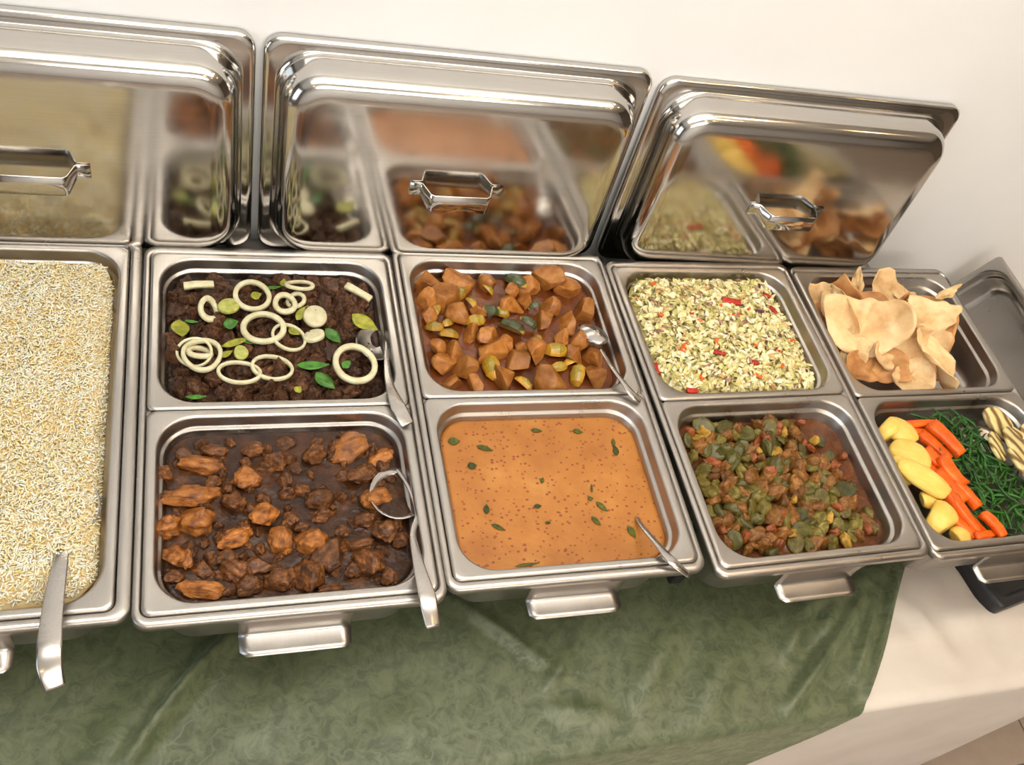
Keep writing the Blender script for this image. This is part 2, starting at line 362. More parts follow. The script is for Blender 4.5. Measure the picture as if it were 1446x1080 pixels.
for k, (x, y) in enumerate(((1.55, -0.15), (1.55, -0.80), (0.95, -1.5), (1.7, -1.5), (2.3, -0.6), (-0.9, -1.8))):
    d = empty('downlight', (x, y, Z1-0.001)); tag(d, 'small round warm downlight recessed in the ceiling', 'lamp', 'warm ceiling downlights')
    obj('ring', ring_me, None, d); obj('bulb', bulb_me, None, d)
    l = bpy.data.lights.new('downlight_lamp', 'SPOT'); l.energy = 4.5; l.color = (1.0, 0.74, 0.46); l.spot_size = math.radians(120); l.spot_blend = 0.8; l.shadow_soft_size = 0.045
    lo = bpy.data.objects.new('downlight_lamp', l); COL.objects.link(lo); lo.parent = d; lo.location = (0, 0, -0.03)

# ------------------------------------------------------------------ tables and cloths
YE = -0.424                                   # front edge of the first table
def yedge(x): return YE if x < 1.3 else YE+0.25*(x-1.3)
tb = empty('buffet_table', (0, 0, 0)); tag(tb, 'long wooden buffet table hidden under white and green cloths', 'table')
obj('table_top', box_mesh('table_top', -1.6, 1.28, YE+0.02, WALL_Y-0.03, ZT-0.035, ZT-0.004, .004), M['wood'], tb)
leg_me = box_mesh('leg', -.03, .03, -.03, .03, 0, ZT-0.035, .004); leg_me.materials.append(M['wood'])
for x in (-1.5, 1.2):
    for y in (YE+0.1, WALL_Y-0.1): obj('leg', leg_me, None, tb, loc=(x, y, 0))
tb2 = empty('buffet_table', (1.3, YE, 0), (0, 0, math.atan(0.25))); tag(tb2, 'second wooden table set at an angle beside the long buffet table', 'table')
obj('table_top', box_mesh('table_top', 0.14, 1.2, 0.02, 0.42, ZT-0.035, ZT-0.004, .004), M['wood'], tb2)
for x in (.2, 1.1):
    for y in (.1, .36): obj('leg', leg_me, None, tb2, loc=(x, y, 0))

def seg_dist(px, py, a, b):
    ax, ay = a; bx, by = b
    dx, dy = bx-ax, by-ay; L2 = dx*dx+dy*dy
    t = max(0, min(1, ((px-ax)*dx+(py-ay)*dy)/L2)); qx, qy = ax+t*dx, ay+t*dy
    s = (px-ax)*dy-(py-ay)*dx
    return math.hypot(px-qx, py-qy), t, (1 if s > 0 else -1)
def fold_height(x, y, folds):
    h = 0
    for a, b, wdt, hgt in folds:
        d, t, s = seg_dist(x, y, a, b)
        fade = math.sin(math.pi*min(1, max(0, 0.12+0.76*t)))
        h += 1.5*hgt*math.exp(-(d/wdt)**2)*fade
    return h
def P2(px, py): q = at(px, py, -TABLE_H); return (q.x, q.y)
def cloth(name, mat, xl, xr_fun, back, hang, lift, folds, nx, n_top, n_hang, wav, seed):
    """cloth lying on the table top and falling over its front edge"""
    V, F = [], []
    R = 0.012
    rows = []
    for j in range(n_top+1): rows.append(('top', j/n_top))
    for j in range(1, 5): rows.append(('bend', j/4.0))
    for j in range(1, n_hang+1): rows.append(('hang', j/n_hang))
    for kind, t in rows:
        for i in range(nx+1):
            u = i/nx
            if kind == 'top':
                q = t
                x1 = xr_fun(back+(YE+R-back)*q, 0.0)
                x = xl+(x1-xl)*u; ye = yedge(x)
                y = back+(ye+R-back)*q; z = 0
            elif kind == 'bend':
                x1 = xr_fun(YE+R*(1-t), 0.0); x = xl+(x1-xl)*u; ye = yedge(x); a = t*math.pi/2
                y = ye+R-R*math.sin(a); z = -R+R*math.cos(a)
            else:
                dep = hang*t
                x1 = xr_fun(YE, dep); x = xl+(x1-xl)*u; ye = yedge(x)
                y = ye; z = -R-dep
            if kind == 'top':
                h = fold_height(x, y, folds)
                h += 0.0012*(mnoise.noise(Vector((x*7+seed, y*7, 0)))+1)
                z += max(0, h)
            elif kind == 'hang':
                amp = wav*min(1, dep/0.25)
                y -= amp*(0.5+0.5*math.sin(x*19+1.5*math.sin(x*5+seed)+seed))+0.002*mnoise.noise(Vector((x*9, z*6, seed)))
            V.append((x, y-(lift if kind == 'hang' else lift*t if kind == 'bend' else 0), ZT+z+(lift if kind != 'hang' else 0)))
    for j in range(len(rows)-1):
        for i in range(nx):
            a = j*(nx+1)+i
            F.append((a, a+nx+1, a+nx+2, a+1))
    return mesh_from(name, V, F)
wf = [(P2(1262, 842), P2(1345, 935), .012, .010), (P2(1340, 800), P2(1370, 880), .010, .006), (P2(1300, 880), P2(1440, 868), .022, .006), (P2(1240, 905), P2(1300, 900), .014, .004), (P2(1320, 830), P2(1420, 960), .03, .004)]
wc = obj('white_tablecloth', cloth('white_tablecloth', None, -1.66, lambda y, d: 2.5, WALL_Y-0.03, ZT-0.03, 0.0, wf, 220, 70, 24, 0.004, 3.0), M['white_cloth'])
tag(wc, 'white tablecloth covering the buffet tables and falling to the floor', 'tablecloth')
def gx(y, dep):
    if dep <= 0:
        return 0.805+0.885*(y-YE)
    return 0.805-0.50*dep
gf = []
for a, b, w_, h_ in (((1262, 815), (1222, 985), .008, .012), ((1235, 835), (1205, 960), .009, .010), ((1214, 845), (1112, 1000), .010, .016), ((1180, 850), (1150, 905), .012, .010), ((1130, 872), (1105, 930), .016, .009),
                     ((950, 880), (900, 985), .022, .009), ((1040, 900), (985, 1010), .026, .008), ((645, 850), (765, 935), .008, .007), ((800, 925), (770, 975), .010, .006), ((770, 1000), (860, 1012), .012, .004),
                     ((325, 900), (178, 1082), .0095, .024), ((300, 900), (130, 1090), .030, .006), ((255, 925), (140, 1075), .03, .004), ((30, 900), (-60, 1040), .03, .004), ((600, 1000), (520, 1060), .03, .003), ((1090, 880), (1260, 800), .012, .005), ((420, 960), (330, 1060), .035, .003)):
    gf.append((P2(*a), P2(*b), w_, h_))
gc = obj('green_overlay_cloth', cloth('green_overlay_cloth', None, -1.25, gx, WALL_Y-0.05, 0.42, 0.0035, gf, 300, 130, 40, 0.010, 7.0), M['green_cloth'])
tag(gc, 'olive green damask overlay cloth spread over the white tablecloth', 'tablecloth')

# ------------------------------------------------------------------ chafing dishes and pans
CH = {1: (-0.35159, 0.01008, 0.00116), 2: (0, 0, 0), 3: (0.34459, 0.00909, -0.00207), 4: (0.69371, -0.00193, 0.01600), 5: (1.0330, -0.00454, 0.01220)}
def loc_of(c, u=0.0, v=0.0, z=0.0):
    x, y, t = CH[c]
    return Vector((x+u*math.cos(t)-v*math.sin(t), y+u*math.sin(t)+v*math.cos(t), ZR+z))
HDF = 0.2775
def water_pan_mesh(HWF):
  me = rloft('water_pan', [
    (.1575, .2590, .045, -.004), (.1632, .2655, .012, -.004), (.1640, .2664, .012, .0002), (.1650, .2690, .014, .0012), (HWF-.0015, .2762, .016, .0008),
    (HWF, HDF, .017, -.002), (HWF, HDF, .017, -.010), (HWF-.002, .2750, .015, -.0115), (.1605, .2640, .03, -.010), (.158, .260, .045, -.016), (.150, .252, .045, -.100), (.135, .237, .04, -.108)], 8, False, True)
  me.materials.append(M['water_pan']); return me
WPM = {c: water_pan_mesh(w) for c, w in ((1, .1785), (2, .1718), (3, .1722), (4, .1718), (5, .1660))}
# L shaped handle plate, front (v<0)
def handle_mesh(ext=0.0):
    hw = 0.063
    prof = [(-.262, -.0145), (-.2715, -.0150), (-.2735, -.018), (-.2740, -.044), (-.2755, -.0485), (-.280, -.0500), (-.296-ext, -.0500), (-.3025-ext, -.0495)]
    V, F = [], []
    nn = 10
    for k, (y, z) in enumerate(prof):
        sh = 1.0 if k < 6 else (0.985 if k == 6 else 0.86)
        for i in range(nn+1): V.append((-hw*sh+2*hw*sh*i/nn, y, z))
    for k in range(len(prof)-1):
        for i in range(nn):
            a = k*(nn+1)+i; F.append((a, a+1, a+nn+2, a+nn+1))
    return mesh_from('handle', V, F)
h_me = handle_mesh(); h_me.materials.append(M['water_pan'])
hr_me = handle_mesh(0.040); hr_me.materials.append(M['water_pan'])
foot_me = box_mesh('leg', -.011, .011, -.011, .011, -TABLE_H+0.0045, -.10, .003); foot_me.materials.append(M['black'])
V, F = [], []
for bx in ((-.140, .140, -.215, -.201), (-.140, .140, .201, .215), (-.140, -.126, -.201, .201), (.126, .140, -.201, .201)):
    add_box(V, F, *bx, -.112, -.098)
rail_me = mesh_from('stand_rail', V, F, False); rail_me.materials.append(M['black'])
block_me = box_mesh('corner_block', -.024, .024, -.004, .004, -.040, -.013, .002); block_me.materials.append(M['black'])  # small black block under the front right rim corner
CH_LABEL = {1: 'steel chafing dish holding the full-size pan of rice', 2: 'steel chafing dish holding the onion-topped beef and chicken pans', 3: 'steel chafing dish holding the potato and orange curry pans',
            4: 'steel chafing dish holding the coleslaw and mixed vegetable pans', 5: 'steel chafing dish holding the papad and boiled vegetable pans'}
for c in CH:
    e = empty('chafing_dish', loc_of(c), (0, 0, CH[c][2])); tag(e, CH_LABEL[c], 'chafing dish', 'chafing dishes in a row along the wall')
    obj('water_pan', WPM[c], None, e)
    for s in (0, math.pi):
        ho = obj('handle', h_me if s == 0 else hr_me, None, e, rot=(0, 0, s)); solidify(ho, 0.0018)
    obj('stand_rail', rail_me, None, e)
    for su in (-1, 1):
        for sv in (-1, 1):
            obj('leg', foot_me, None, e, loc=(su*.125, sv*.190, 0))
    obj('corner_block', block_me, None, e, loc=(.136, -.262, 0))

def pan_profile(hw, hd, depth=0.063):
    a, b_ = 0.0115, 0.0105
    return [(hw-.0012, hd-.0012, .009, -.0050), (hw, hd, .010, -.0042), (hw, hd, .010, -.0022), (hw-.0015, hd-.0015, .010, -.0004), (hw-.004, hd-.004, .011, 0.0004), (hw-.0065, hd-.0060, .014, 0.0),
            (hw-a+.002, hd-b_+.002, .047, 0.0), (hw-a, hd-b_, .046, -.0008), (hw-a-.0014, hd-b_-.0014, .045, -.0035), (hw-a-.0025, hd-b_-.0025, .044, -.0165), (hw-a-.0038, hd-b_-.0038, .043, -.0185), (hw-a-.0065, hd-b_-.0065, .041, -.0192), (hw-a-.0078, hd-b_-.0078, .040, -.0215),
            (hw-a-.0125, hd-b_-.0125, .036, -depth+.012), (hw-a-.0165, hd-b_-.0165, .032, -depth+.003), (hw-a-.026, hd-b_-.026, .025, -depth)]
third_me = rloft('third_pan', pan_profile(.1622, .0878), 10, False, True); third_me.materials.append(M['pan'])
half_me = rloft('half_pan', pan_profile(.1622, .1322), 10, False, True); half_me.materials.append(M['pan'])
full_me = rloft('full_pan', pan_profile(.1622, .2646), 10, False, True); full_me.materials.append(M['pan'])
VB, VF = 0.1326, -0.1326
PAN = {'beef': (2, VB), 'chicken': (2, VF), 'potato': (3, VB), 'curry': (3, VF), 'slaw': (4, VB), 'mixed': (4, VF), 'papad': (5, VB), 'veg': (5, VF)}
PLAB = {'beef': 'half-size steel food pan filled with beef and onion rings', 'chicken': 'half-size steel food pan filled with chicken in dark gravy', 'potato': 'half-size steel food pan filled with potato and courgette curry',
        'curry': 'half-size steel food pan filled with smooth orange curry', 'slaw': 'half-size steel food pan filled with coleslaw', 'mixed': 'half-size steel food pan filled with green and brown vegetable stew',
        'papad': 'half-size steel food pan filled with crisp papads', 'veg': 'half-size steel food pan of boiled potatoes, carrots, beans and courgettes'}
def pan_obj(name, me, label, loc, rot):
    o = obj(name, me, None, None, loc, rot); tag(o, label, 'food pan', 'steel food pans set in the chafing dishes'); solidify(o, 0.0008)
    return o
for k, (c, v) in PAN.items():
    pan_obj('food_pan', half_me, PLAB[k], loc_of(c, 0, v, 0.0016), (0, 0, CH[c][2]))
pan_obj('food_pan', full_me, 'full-size steel food pan heaped with rice', loc_of(1, 0, 0, 0.0016), (0, 0, CH[1][2]))
def pan_xf(k):
    c, v = PAN[k]; return loc_of(c, 0, v, 0), (0, 0, CH[c][2])
def pan_pt(k, u, v, z):
    c, vv = PAN[k]; return loc_of(c, u, vv+v, z)
def pan_uv(k, p):
    """pan-local u,v of a world point"""
    c, vv = PAN[k]; x, y, t = CH[c]; dx, dy = p.x-x, p.y-y
    return dx*math.cos(t)+dy*math.sin(t), -dx*math.sin(t)+dy*math.cos(t)-vv

# ------------------------------------------------------------------ lids
def lid_profile():
    Hw, Hs = 0.2680, 0.172
    pr = [(Hw-.002, Hs-.002, .022, -.012), (Hw, Hs, .024, -.0105), (Hw, Hs, .024, -.003), (Hw-.003, Hs-.003, .024, 0.0), (Hw-.008, Hs-.008, .026, .0006), (Hw-.0145, Hs-.0145, .040, .0004)]
    bw, bh = Hw-.0160, Hs-.0160
    for ins, t in ((0, .001), (.0015, .009), (.003, .018), (.005, .027), (.008, .0355), (.0125, .0425), (.018, .0470), (.025, .0498), (.033, .0508), (.042, .0510), (.110, .0510)):
        pr.append((bw-ins, bh-ins, max(.018, .058-ins*.85), t))
    return pr
lid_me = rloft('dome', lid_profile(), 12, False, True); lid_me.materials.append(M['lid'])
def lid_handle():
    # bent steel bail: foot, riser, grip, riser, foot
    path = [(-.068, 0, .0018), (-.054, 0, .0018), (-.0505, 0, .004), (-.043, -.004, .026), (-.038, -.0045, .029), (.038, -.0045, .029), (.043, -.004, .026), (.0505, 0, .004), (.054, 0, .0018), (.068, 0, .0018)]
    P = [Vector(p) for p in path]; loops = []
    for i, p in enumerate(P):
        tn = (P[min(i+1, len(P)-1)]-P[max(i-1, 0)]).normalized(); s = Vector((0, 1, 0)); n = tn.cross(s).normalized()
        w = 0.0135 if 2 < i < 7 else 0.010; h = 0.0011
        loops.append([p+s*a+n*b for a, b in ((-w, -h), (w, -h), (w*1.05, 0), (w, h), (-w, h), (-w*1.05, 0))])
    return loft('handle', loops, True, True)
lh_me = lid_handle(); lh_me.materials.append(M['lid'])
LEAN = math.radians(4.6)
def lid(cx, label, dy=0.0, yaw=0.0, dz=0.0):
    c = Vector((cx, 0.3370+dy, ZR+0.1275+dz))
    u = Vector((0, math.sin(LEAN), math.cos(LEAN))); n = Vector((0, -math.cos(LEAN), math.sin(LEAN)))
    rot = Matrix((Vector((1, 0, 0)), u, n)).transposed()
    rz = Matrix.Rotation(yaw, 3, 'Z')
    base = c-u*0.172
    e = empty('dome_cover', base, (rz @ rot).to_euler()); tag(e, label, 'lid', 'chafing dish lids leaning on the wall')
    d = obj('dome', lid_me, None, e, loc=(0, 0.172, 0)); solidify(d, 0.0010)
    obj('handle', lh_me, None, e, loc=(0, 0.164, 0.0510))
    return e
lid(-0.2955, 'domed steel lid leaning on the wall behind the rice and onion-topped beef')
lid(0.2500, 'domed steel lid leaning on the wall behind the beef and potato pans', 0.0)
lid(0.8020, 'domed steel lid leaning on the wall behind the coleslaw and papad pans', 0.0, -0.010, -0.008)
#MORE
# ------------------------------------------------------------------ food: shapes
def dense_loop(hw, hd, r, n=10, step=0.006):
    L = rrect(hw, hd, r, n); out = []
    for i, a in enumerate(L):
        b = L[(i+1) % len(L)]; d = math.hypot(b[0]-a[0], b[1]-a[1]); k = max(1, int(d/step))
        for j in range(k): out.append((a[0]+(b[0]-a[0])*j/k, a[1]+(b[1]-a[1])*j/k))
    return out
def rings_surface(name, hw, hd, r, zfun, rings=26, n=14, skirt=0.012):
    """heaped surface filling a rounded rectangle"""
    V, F = [], []
    L0 = dense_loop(hw, hd, r, n); m = len(L0)
    V.append((0, 0, zfun(0, 0, 0)))
    for k in range(1, rings+1):
        s = (k/rings)
        for x, y in L0: V.append((x*s, y*s, zfun(x*s, y*s, s)))
    for i in range(m): F.append((0, 1+i, 1+(i+1) % m))
    for k in range(rings-1):
        for i in range(m):
            j = (i+1) % m; a = 1+k*m
            F.append((a+i, a+m+i, a+m+j, a+j))
    a = 1+(rings-1)*m; b0 = len(V)
    for x, y in L0: V.append((x*.985, y*.985, zfun(x, y, 1)-skirt))
    for i in range(m):
        j = (i+1) % m; F.append((a+i, b0+i, b0+j, a+j))
    F.append(tuple(reversed([b0+i for i in range(m)])))
    return mesh_from(name, V, F)
def nz(x, y, z=0.0): return mnoise.noise(Vector((x, y, z)))
def lump(name, seed, sub=3, amp=0.18, freq=1.6, cuts=0, cutd=(0.45, 0.75), stretch=(1, 1, 1)):
    """irregular chunk, optionally with knife-cut faces; unit radius"""
    rg = random.Random(seed)
    bm = bmesh.new(); bmesh.ops.create_icosphere(bm, subdivisions=sub, radius=1)
    pl = []
    for _ in range(cuts):
        n = Vector((rg.gauss(0, 1), rg.gauss(0, 1), rg.gauss(0, 1))).normalized(); pl.append((n, rg.uniform(*cutd)))
    for v in bm.verts:
        co = v.co.copy()
        d = 1+amp*mnoise.noise(co*freq+Vector((seed*3.1, 0, 0)))+amp*.4*mnoise.noise(co*freq*2.7+Vector((0, seed*1.7, 0)))
        d += amp*.17*mnoise.noise(co*freq*5.5+Vector((seed, seed*.7, 0)))
        co = co*d
        for n, k in pl:
            e = co.dot(n)-k
            if e > 0: co -= n*(e*0.97)
        v.co = Vector((co.x*stretch[0], co.y*stretch[1], co.z*stretch[2]))
    me = bpy.data.meshes.new(name); bm.to_mesh(me); bm.free(); smooth(me); return me
def wedge(name, seed, a=1.0):
    """wedge cut from a round vegetable: skin arc on top, two cut faces below"""
    rg = random.Random(seed); V, F = [], []
    nl, na = 7, 8; half = rg.uniform(.7, 1.0)
    for i in range(nl):
        t = -1+2*i/(nl-1); k = math.sqrt(max(0.12, 1-(abs(t)**2.6)))*(1+.08*rg.uniform(-1, 1))
        V.append((t*1.25, 0.06*rg.uniform(-1, 1), -.45*a))
        for j in range(na):
            an = math.radians(90)+half*(1-2*j/(na-1)); V.append((t*1.25, k*math.cos(an)*.95, -.45*a+k*math.sin(an)*1.05*a))
    m = na+1
    for i in range(nl-1):
        for j in range(m):
            q = (j+1) % m; F.append((i*m+j, i*m+q, (i+1)*m+q, (i+1)*m+j))
    F.append(tuple(reversed(range(m)))); F.append(tuple(range((nl-1)*m, nl*m)))
    return mesh_from(name, V, F, False)
def torus_ring(name, seed, R=1.0, w=0.16, h=0.22, wob=0.05, arc=360, n=36):
    rg = random.Random(seed); ph = [rg.uniform(0, 6.28) for _ in range(3)]
    loops = []
    cnt = n if arc == 360 else n+1
    for i in range(cnt):
        a = math.radians(arc)*i/n
        rr = R*(1+wob*math.sin(2*a+ph[0])+wob*.6*math.sin(3*a+ph[1])); dz = .06*math.sin(2*a+ph[2])
        sec = [(-w, -h*.6), (-w*.6, -h), (w*.6, -h), (w, -h*.5), (w, h*.5), (w*.6, h), (-w*.6, h), (-w, h*.6)]
        loops.append([((rr+p)*math.cos(a), (rr+p)*math.sin(a), q+dz) for p, q in sec])
    if arc == 360: loops.append(loops[0])
    V = [p for l in loops for p in l]; m = 8; F = []
    for k in range(len(loops)-1):
        for i in range(m):
            j = (i+1) % m; F.append((k*m+i, k*m+j, (k+1)*m+j, (k+1)*m+i))
    if arc != 360: F.append(tuple(range(m))); F.append(tuple(reversed(range((len(loops)-1)*m, len(loops)*m))))
    return mesh_from(name, V, F)
def leaf_mesh(name, seed, curl=0.25):
    V, F = [], []; n = 8
    for i in range(n+1):
        t = i/n; w = math.sin(math.pi*min(1, t**0.8))*(.36)+0.012
        z = curl*(t-.5)**2
        for s in (-1, -.5, 0, .5, 1): V.append((t*2-1, s*w, z+.16*abs(s)*w))
    for i in range(n):
        for j in range(4):
            a = i*5+j; F.append((a, a+1, a+6, a+5))
    return mesh_from(name, V, F)
def disc_mesh(name, seed, h=0.25, wob=0.06, n=28, dish=0.1):
    rg = random.Random(seed); p = [rg.uniform(0, 6.28) for _ in range(3)]
    def lp(s, z): return [((s*(1+wob*math.sin(2*2*math.pi*k/n+p[0])+wob*.5*math.sin(3*2*math.pi*k/n+p[1])))*math.cos(2*math.pi*k/n), (s*(1+wob*math.sin(2*2*math.pi*k/n+p[0])))*math.sin(2*math.pi*k/n), z+.05*h*math.sin(3*2*math.pi*k/n+p[2])) for k in range(n)]
    return loft(name, [lp(.9, -h), lp(1.0, -h*.7), lp(1.0, h*.7), lp(.92, h), lp(.5, h-dish*h), lp(.08, h-dish*1.3*h)], True, True)
def baton(name, seed, wob=.08):
    rg = random.Random(seed); V, F = [], []; n = 6; b = rg.uniform(-.12, .12)
    loops = []
    for i in range(n+1):
        t = -1+2*i/n; k = 1-.12*(t+1)/2
        loops.append([(t, (y*k)+b*(1-t*t)+.02*rg.uniform(-1, 1), z*k+.02*rg.uniform(-1, 1)) for y, z in ((-.25, -.2), (-.19, -.25), (.19, -.25), (.25, -.2), (.25, .2), (.19, .25), (-.19, .25), (-.25, .2))])
    return loft(name, loops, True, True)
def pod(name, seed, bend=0.25):
    rg = random.Random(seed); loops = []; n = 8; b = rg.uniform(-bend, bend); c = rg.uniform(-.12, .12)
    for i in range(n+1):
        t = -1+2*i/n; r = (1-abs(t)**3)*.085+.016
        loops.append([(t, b*(1-t*t)+r*math.cos(a)*1.1, c*(1-t*t)+r*math.sin(a)) for a in [2*math.pi*k/6 for k in range(6)]])
    return loft(name, loops, True, True)
def put(name, me, mat, label, cat, group, loc, rot=(0, 0, 0), scale=(1, 1, 1)):
    key = (me.name, mat.name)
    o = bpy.data.objects.new(name, me); COL.objects.link(o)
    if not me.materials: me.materials.append(None)
    o.material_slots[0].link = 'OBJECT'; o.material_slots[0].material = mat
    o.location = loc; o.rotation_euler = rot; o.scale = scale
    tag(o, label, cat, group); return o
def W(p): return Vector((p.x, p.y, p.z+ZR))
def poisson(rg, n, hw, hd, r, dmin, tries=4000, taken=()):
    pts = list(taken); out = []
    for _ in range(tries):
        if len(out) >= n: break
        x, y = rg.uniform(-hw, hw), rg.uniform(-hd, hd)
        ex, ey = max(0, abs(x)-(hw-r)), max(0, abs(y)-(hd-r))
        if ex*ex+ey*ey > r*r: continue
        if all((x-a)**2+(y-b)**2 > dmin*dmin for a, b in pts): pts.append((x, y)); out.append((x, y))
    return out
IHW, IHD, IR = 0.1418, 0.1128, 0.040     # inside of a half pan at food level
def spoon(name, label, path, widths, thick, bowl=None, crown=0.05, fill=None):
    """path: world points of the handle; bowl: (centre, length, width, depth, direction angle, tilt)"""
    e = empty(name, path[-1]); tag(e, label, 'spoon')
    pm = strip('handle', [Vector(p)-Vector(path[-1]) for p in path], widths, thick, None, crown)
    obj('handle', pm, M['spoon'], e)
    if bowl:
        c, L, Wd, D, ang, tilt = bowl
        V, F = [], []; nr, na = 6, 24
        for k in range(nr+1):
            s = k/nr
            for i in range(na):
                a = 2*math.pi*i/na; V.append((L*s*math.cos(a)*(1+.08*math.cos(a)), Wd*s*math.sin(a), -D*(1-s*s)))
        for k in range(nr):
            for i in range(na):
                j = (i+1) % na; F.append((k*na+i, (k+1)*na+i, (k+1)*na+j, k*na+j))
        bo = obj('bowl', mesh_from('bowl', V, F), M['spoon'], e, loc=Vector(c)-Vector(path[-1]), rot=(tilt[0], tilt[1], ang)); solidify(bo, 0.0012)
    if bowl and fill:
        me = loft('gravy_fill', [[(bowl[1]*.80*k*math.cos(2*math.pi*i/24)*(1+.08*math.cos(2*math.pi*i/24)), bowl[2]*.80*k*math.sin(2*math.pi*i/24), -bowl[3]*.36+z) for i in range(24)] for k, z in ((1, 0), (.6, .0008), (.05, .001))], False, True)
        obj('gravy_fill', me, fill, bo)
    return e

# ------------------------------------------------------------------ rice (nobody could count the grains)
def grains_object(name, label, cat, base_v, base_f, base_col, items, mat):
    """one mesh: base heap + many small pieces; items: (verts array, faces list template, colour)"""
    V = [np.asarray(base_v, float)]; F = list(base_f); C = [np.tile(np.array(base_col+(1,)), (len(base_v), 1))]
    off = len(base_v)
    for vs, fs, col in items:
        V.append(vs); C.append(np.tile(np.array(col+(1,)), (len(vs), 1)))
        F.extend([tuple(off+i for i in f) for f in fs]); off += len(vs)
    V = np.concatenate(V); C = np.concatenate(C)
    me = bpy.data.meshes.new(name); me.from_pydata(V.tolist(), [], F); me.update(); smooth(me)
    ca = me.color_attributes.new('tint', 'FLOAT_COLOR', 'POINT'); ca.data.foreach_set('color', C.astype(np.float32).ravel())
    me.materials.append(mat)
    o = obj(name, me); tag(o, label, cat, None, 'stuff'); return o
def rice_z(x, y):
    e = max(abs(x)/.1400, abs(y)/.243)
    z = 0.004+0.008*nz(x*14, y*14, 2)+0.009*nz(x*34, y*34, 5)+0.003*nz(x*80, y*80, 8)
    z += 0.010*(1-e**4)
    d = math.hypot((x-.118)/.05, (y+.02)/.10); z -= 0.020*math.exp(-d*d)
    z -= max(0, e-.90)*.22
    return z
rs = rings_surface('rice_base', .1425, .2450, .042, lambda x, y, s: rice_z(x, y)-.0028, 60, 14, .02)
bv = [tuple(v.co) for v in rs.vertices]; bf = [tuple(p.vertices) for p in rs.polygons]; bpy.data.meshes.remove(rs)
rg = np.random.default_rng(4)
gt = [(-1, 0, 0)]+[(x, .5*math.cos(a)*(1-.0*abs(x)), .5*math.sin(a)) for x in (-.55, .55) for a in [2*math.pi*k/4 for k in range(4)]]+[(1, 0, 0)]
gt = np.array(gt)
gfc = [(0, 2, 1), (0, 3, 2), (0, 4, 3), (0, 1, 4), (9, 5, 6), (9, 6, 7), (9, 7, 8), (9, 8, 5)]+[(1+i, 1+(i+1) % 4, 5+(i+1) % 4, 5+i) for i in range(4)]
items = []
for k in range(30000):
    x = rg.uniform(-.141, .141); y = rg.uniform(-.243, .243)
    ex, ey = max(0, abs(x)-.101), max(0, abs(y)-.203)
    if ex*ex+ey*ey > .040**2: continue
    if x < -.05 and rg.random() < .55: continue
    L = rg.uniform(.0032, .0048); w = rg.uniform(.0016, .0021)
    az = rg.uniform(0, 6.283); el = rg.normal(0, .32)
    d = np.array([math.cos(az)*math.cos(el), math.sin(az)*math.cos(el), math.sin(el)])
    s_ = np.array([-math.sin(az), math.cos(az), 0]); n_ = np.cross(d, s_)
    vs = gt[:, :1]*L*d+gt[:, 1:2]*w*s_+gt[:, 2:3]*w*n_+np.array([x, y, rice_z(x, y)+rg.uniform(-.003, .0035)])
    q = rg.random(); zone = .5+.5*nz(x*16, y*16, 31)
    if q < .45: c = lin(246, 230, 192)
    elif q < .45+.5*zone: c = lin(238, 210, 152)
    else: c = lin(250, 242, 220)
    items.append((vs, gfc, c))
ro = grains_object('rice', 'heap of pale fluffy rice filling the full-size pan', 'rice', bv, bf, lin(232, 206, 152), items, M['rice'])
ro.location = loc_of(1, 0, 0, 0); ro.rotation_euler = (0, 0, CH[1][2])

# ------------------------------------------------------------------ coleslaw
def slaw_z(x, y):
    e = max(abs(x)/.1418, abs(y)/.1128)
    z = -.010+.006*nz(x*22, y*22, 12)+.004*nz(x*50, y*50, 3)+.010*(1-e**4)
    z -= .022*max(0, (x-.085)/.057)**1.5*(1 if y > -.10 else .9) if x > .085 else 0
    return z
ss = rings_surface('slaw_base', IHW, IHD, IR, lambda x, y, s: slaw_z(x, y)-.005, 22, 12)
bv = [tuple(v.co) for v in ss.vertices]; bf = [tuple(p.vertices) for p in ss.polygons]; bpy.data.meshes.remove(ss)
items = []
sf = []
for i in range(5): sf += [(2*i, 2*i+1, 2*i+3, 2*i+2)]
for k in range(5200):
    x = rg.uniform(-.139, .139); y = rg.uniform(-.110, .110)
    ex, ey = max(0, abs(x)-.100), max(0, abs(y)-.071)
    if ex*ex+ey*ey > .038**2: continue
    L = rg.uniform(.008, .020); w = rg.uniform(.0018, .0040); az = rg.normal(0.4, 1.1); cv = rg.normal(0, .35); tw = rg.uniform(-1.2, 1.2); el = rg.normal(0, .35)
    z0 = slaw_z(x, y)+rg.uniform(-.004, .005)
    vs = []
    for i in range(6):
        t = (i/5-.5); a = az+cv*t*4; 
        px = x+L*t*math.cos(az)-cv*L*(.25-t*t)*math.sin(az); py = y+L*t*math.sin(az)+cv*L*(.25-t*t)*math.cos(az); pz = z0+L*t*math.sin(el)+.002*math.cos(t*5)
        ww = w*(1-.7*(2*abs(t))**3); r_ = tw+t*1.0
        sx, sy, sz = -math.sin(a)*math.cos(r_)*ww, math.cos(a)*math.cos(r_)*ww, math.sin(r_)*ww
        vs += [(px-sx, py-sy, pz-sz), (px+sx, py+sy, pz+sz)]
    q = rg.random()
    c = lin(234, 220, 164) if q < .34 else lin(220, 208, 140) if q < .56 else lin(242, 234, 196) if q < .80 else lin(196, 186, 112) if q < .93 else lin(206, 160, 104) if q < .97 else lin(160, 110, 100)
    items.append((np.array(vs), sf, c))
so = grains_object('coleslaw', 'shredded cabbage coleslaw heaped in its steel pan', 'coleslaw', bv, bf, lin(196, 182, 116), items, M['slaw'])
so.location, so.rotation_euler = pan_xf('slaw')
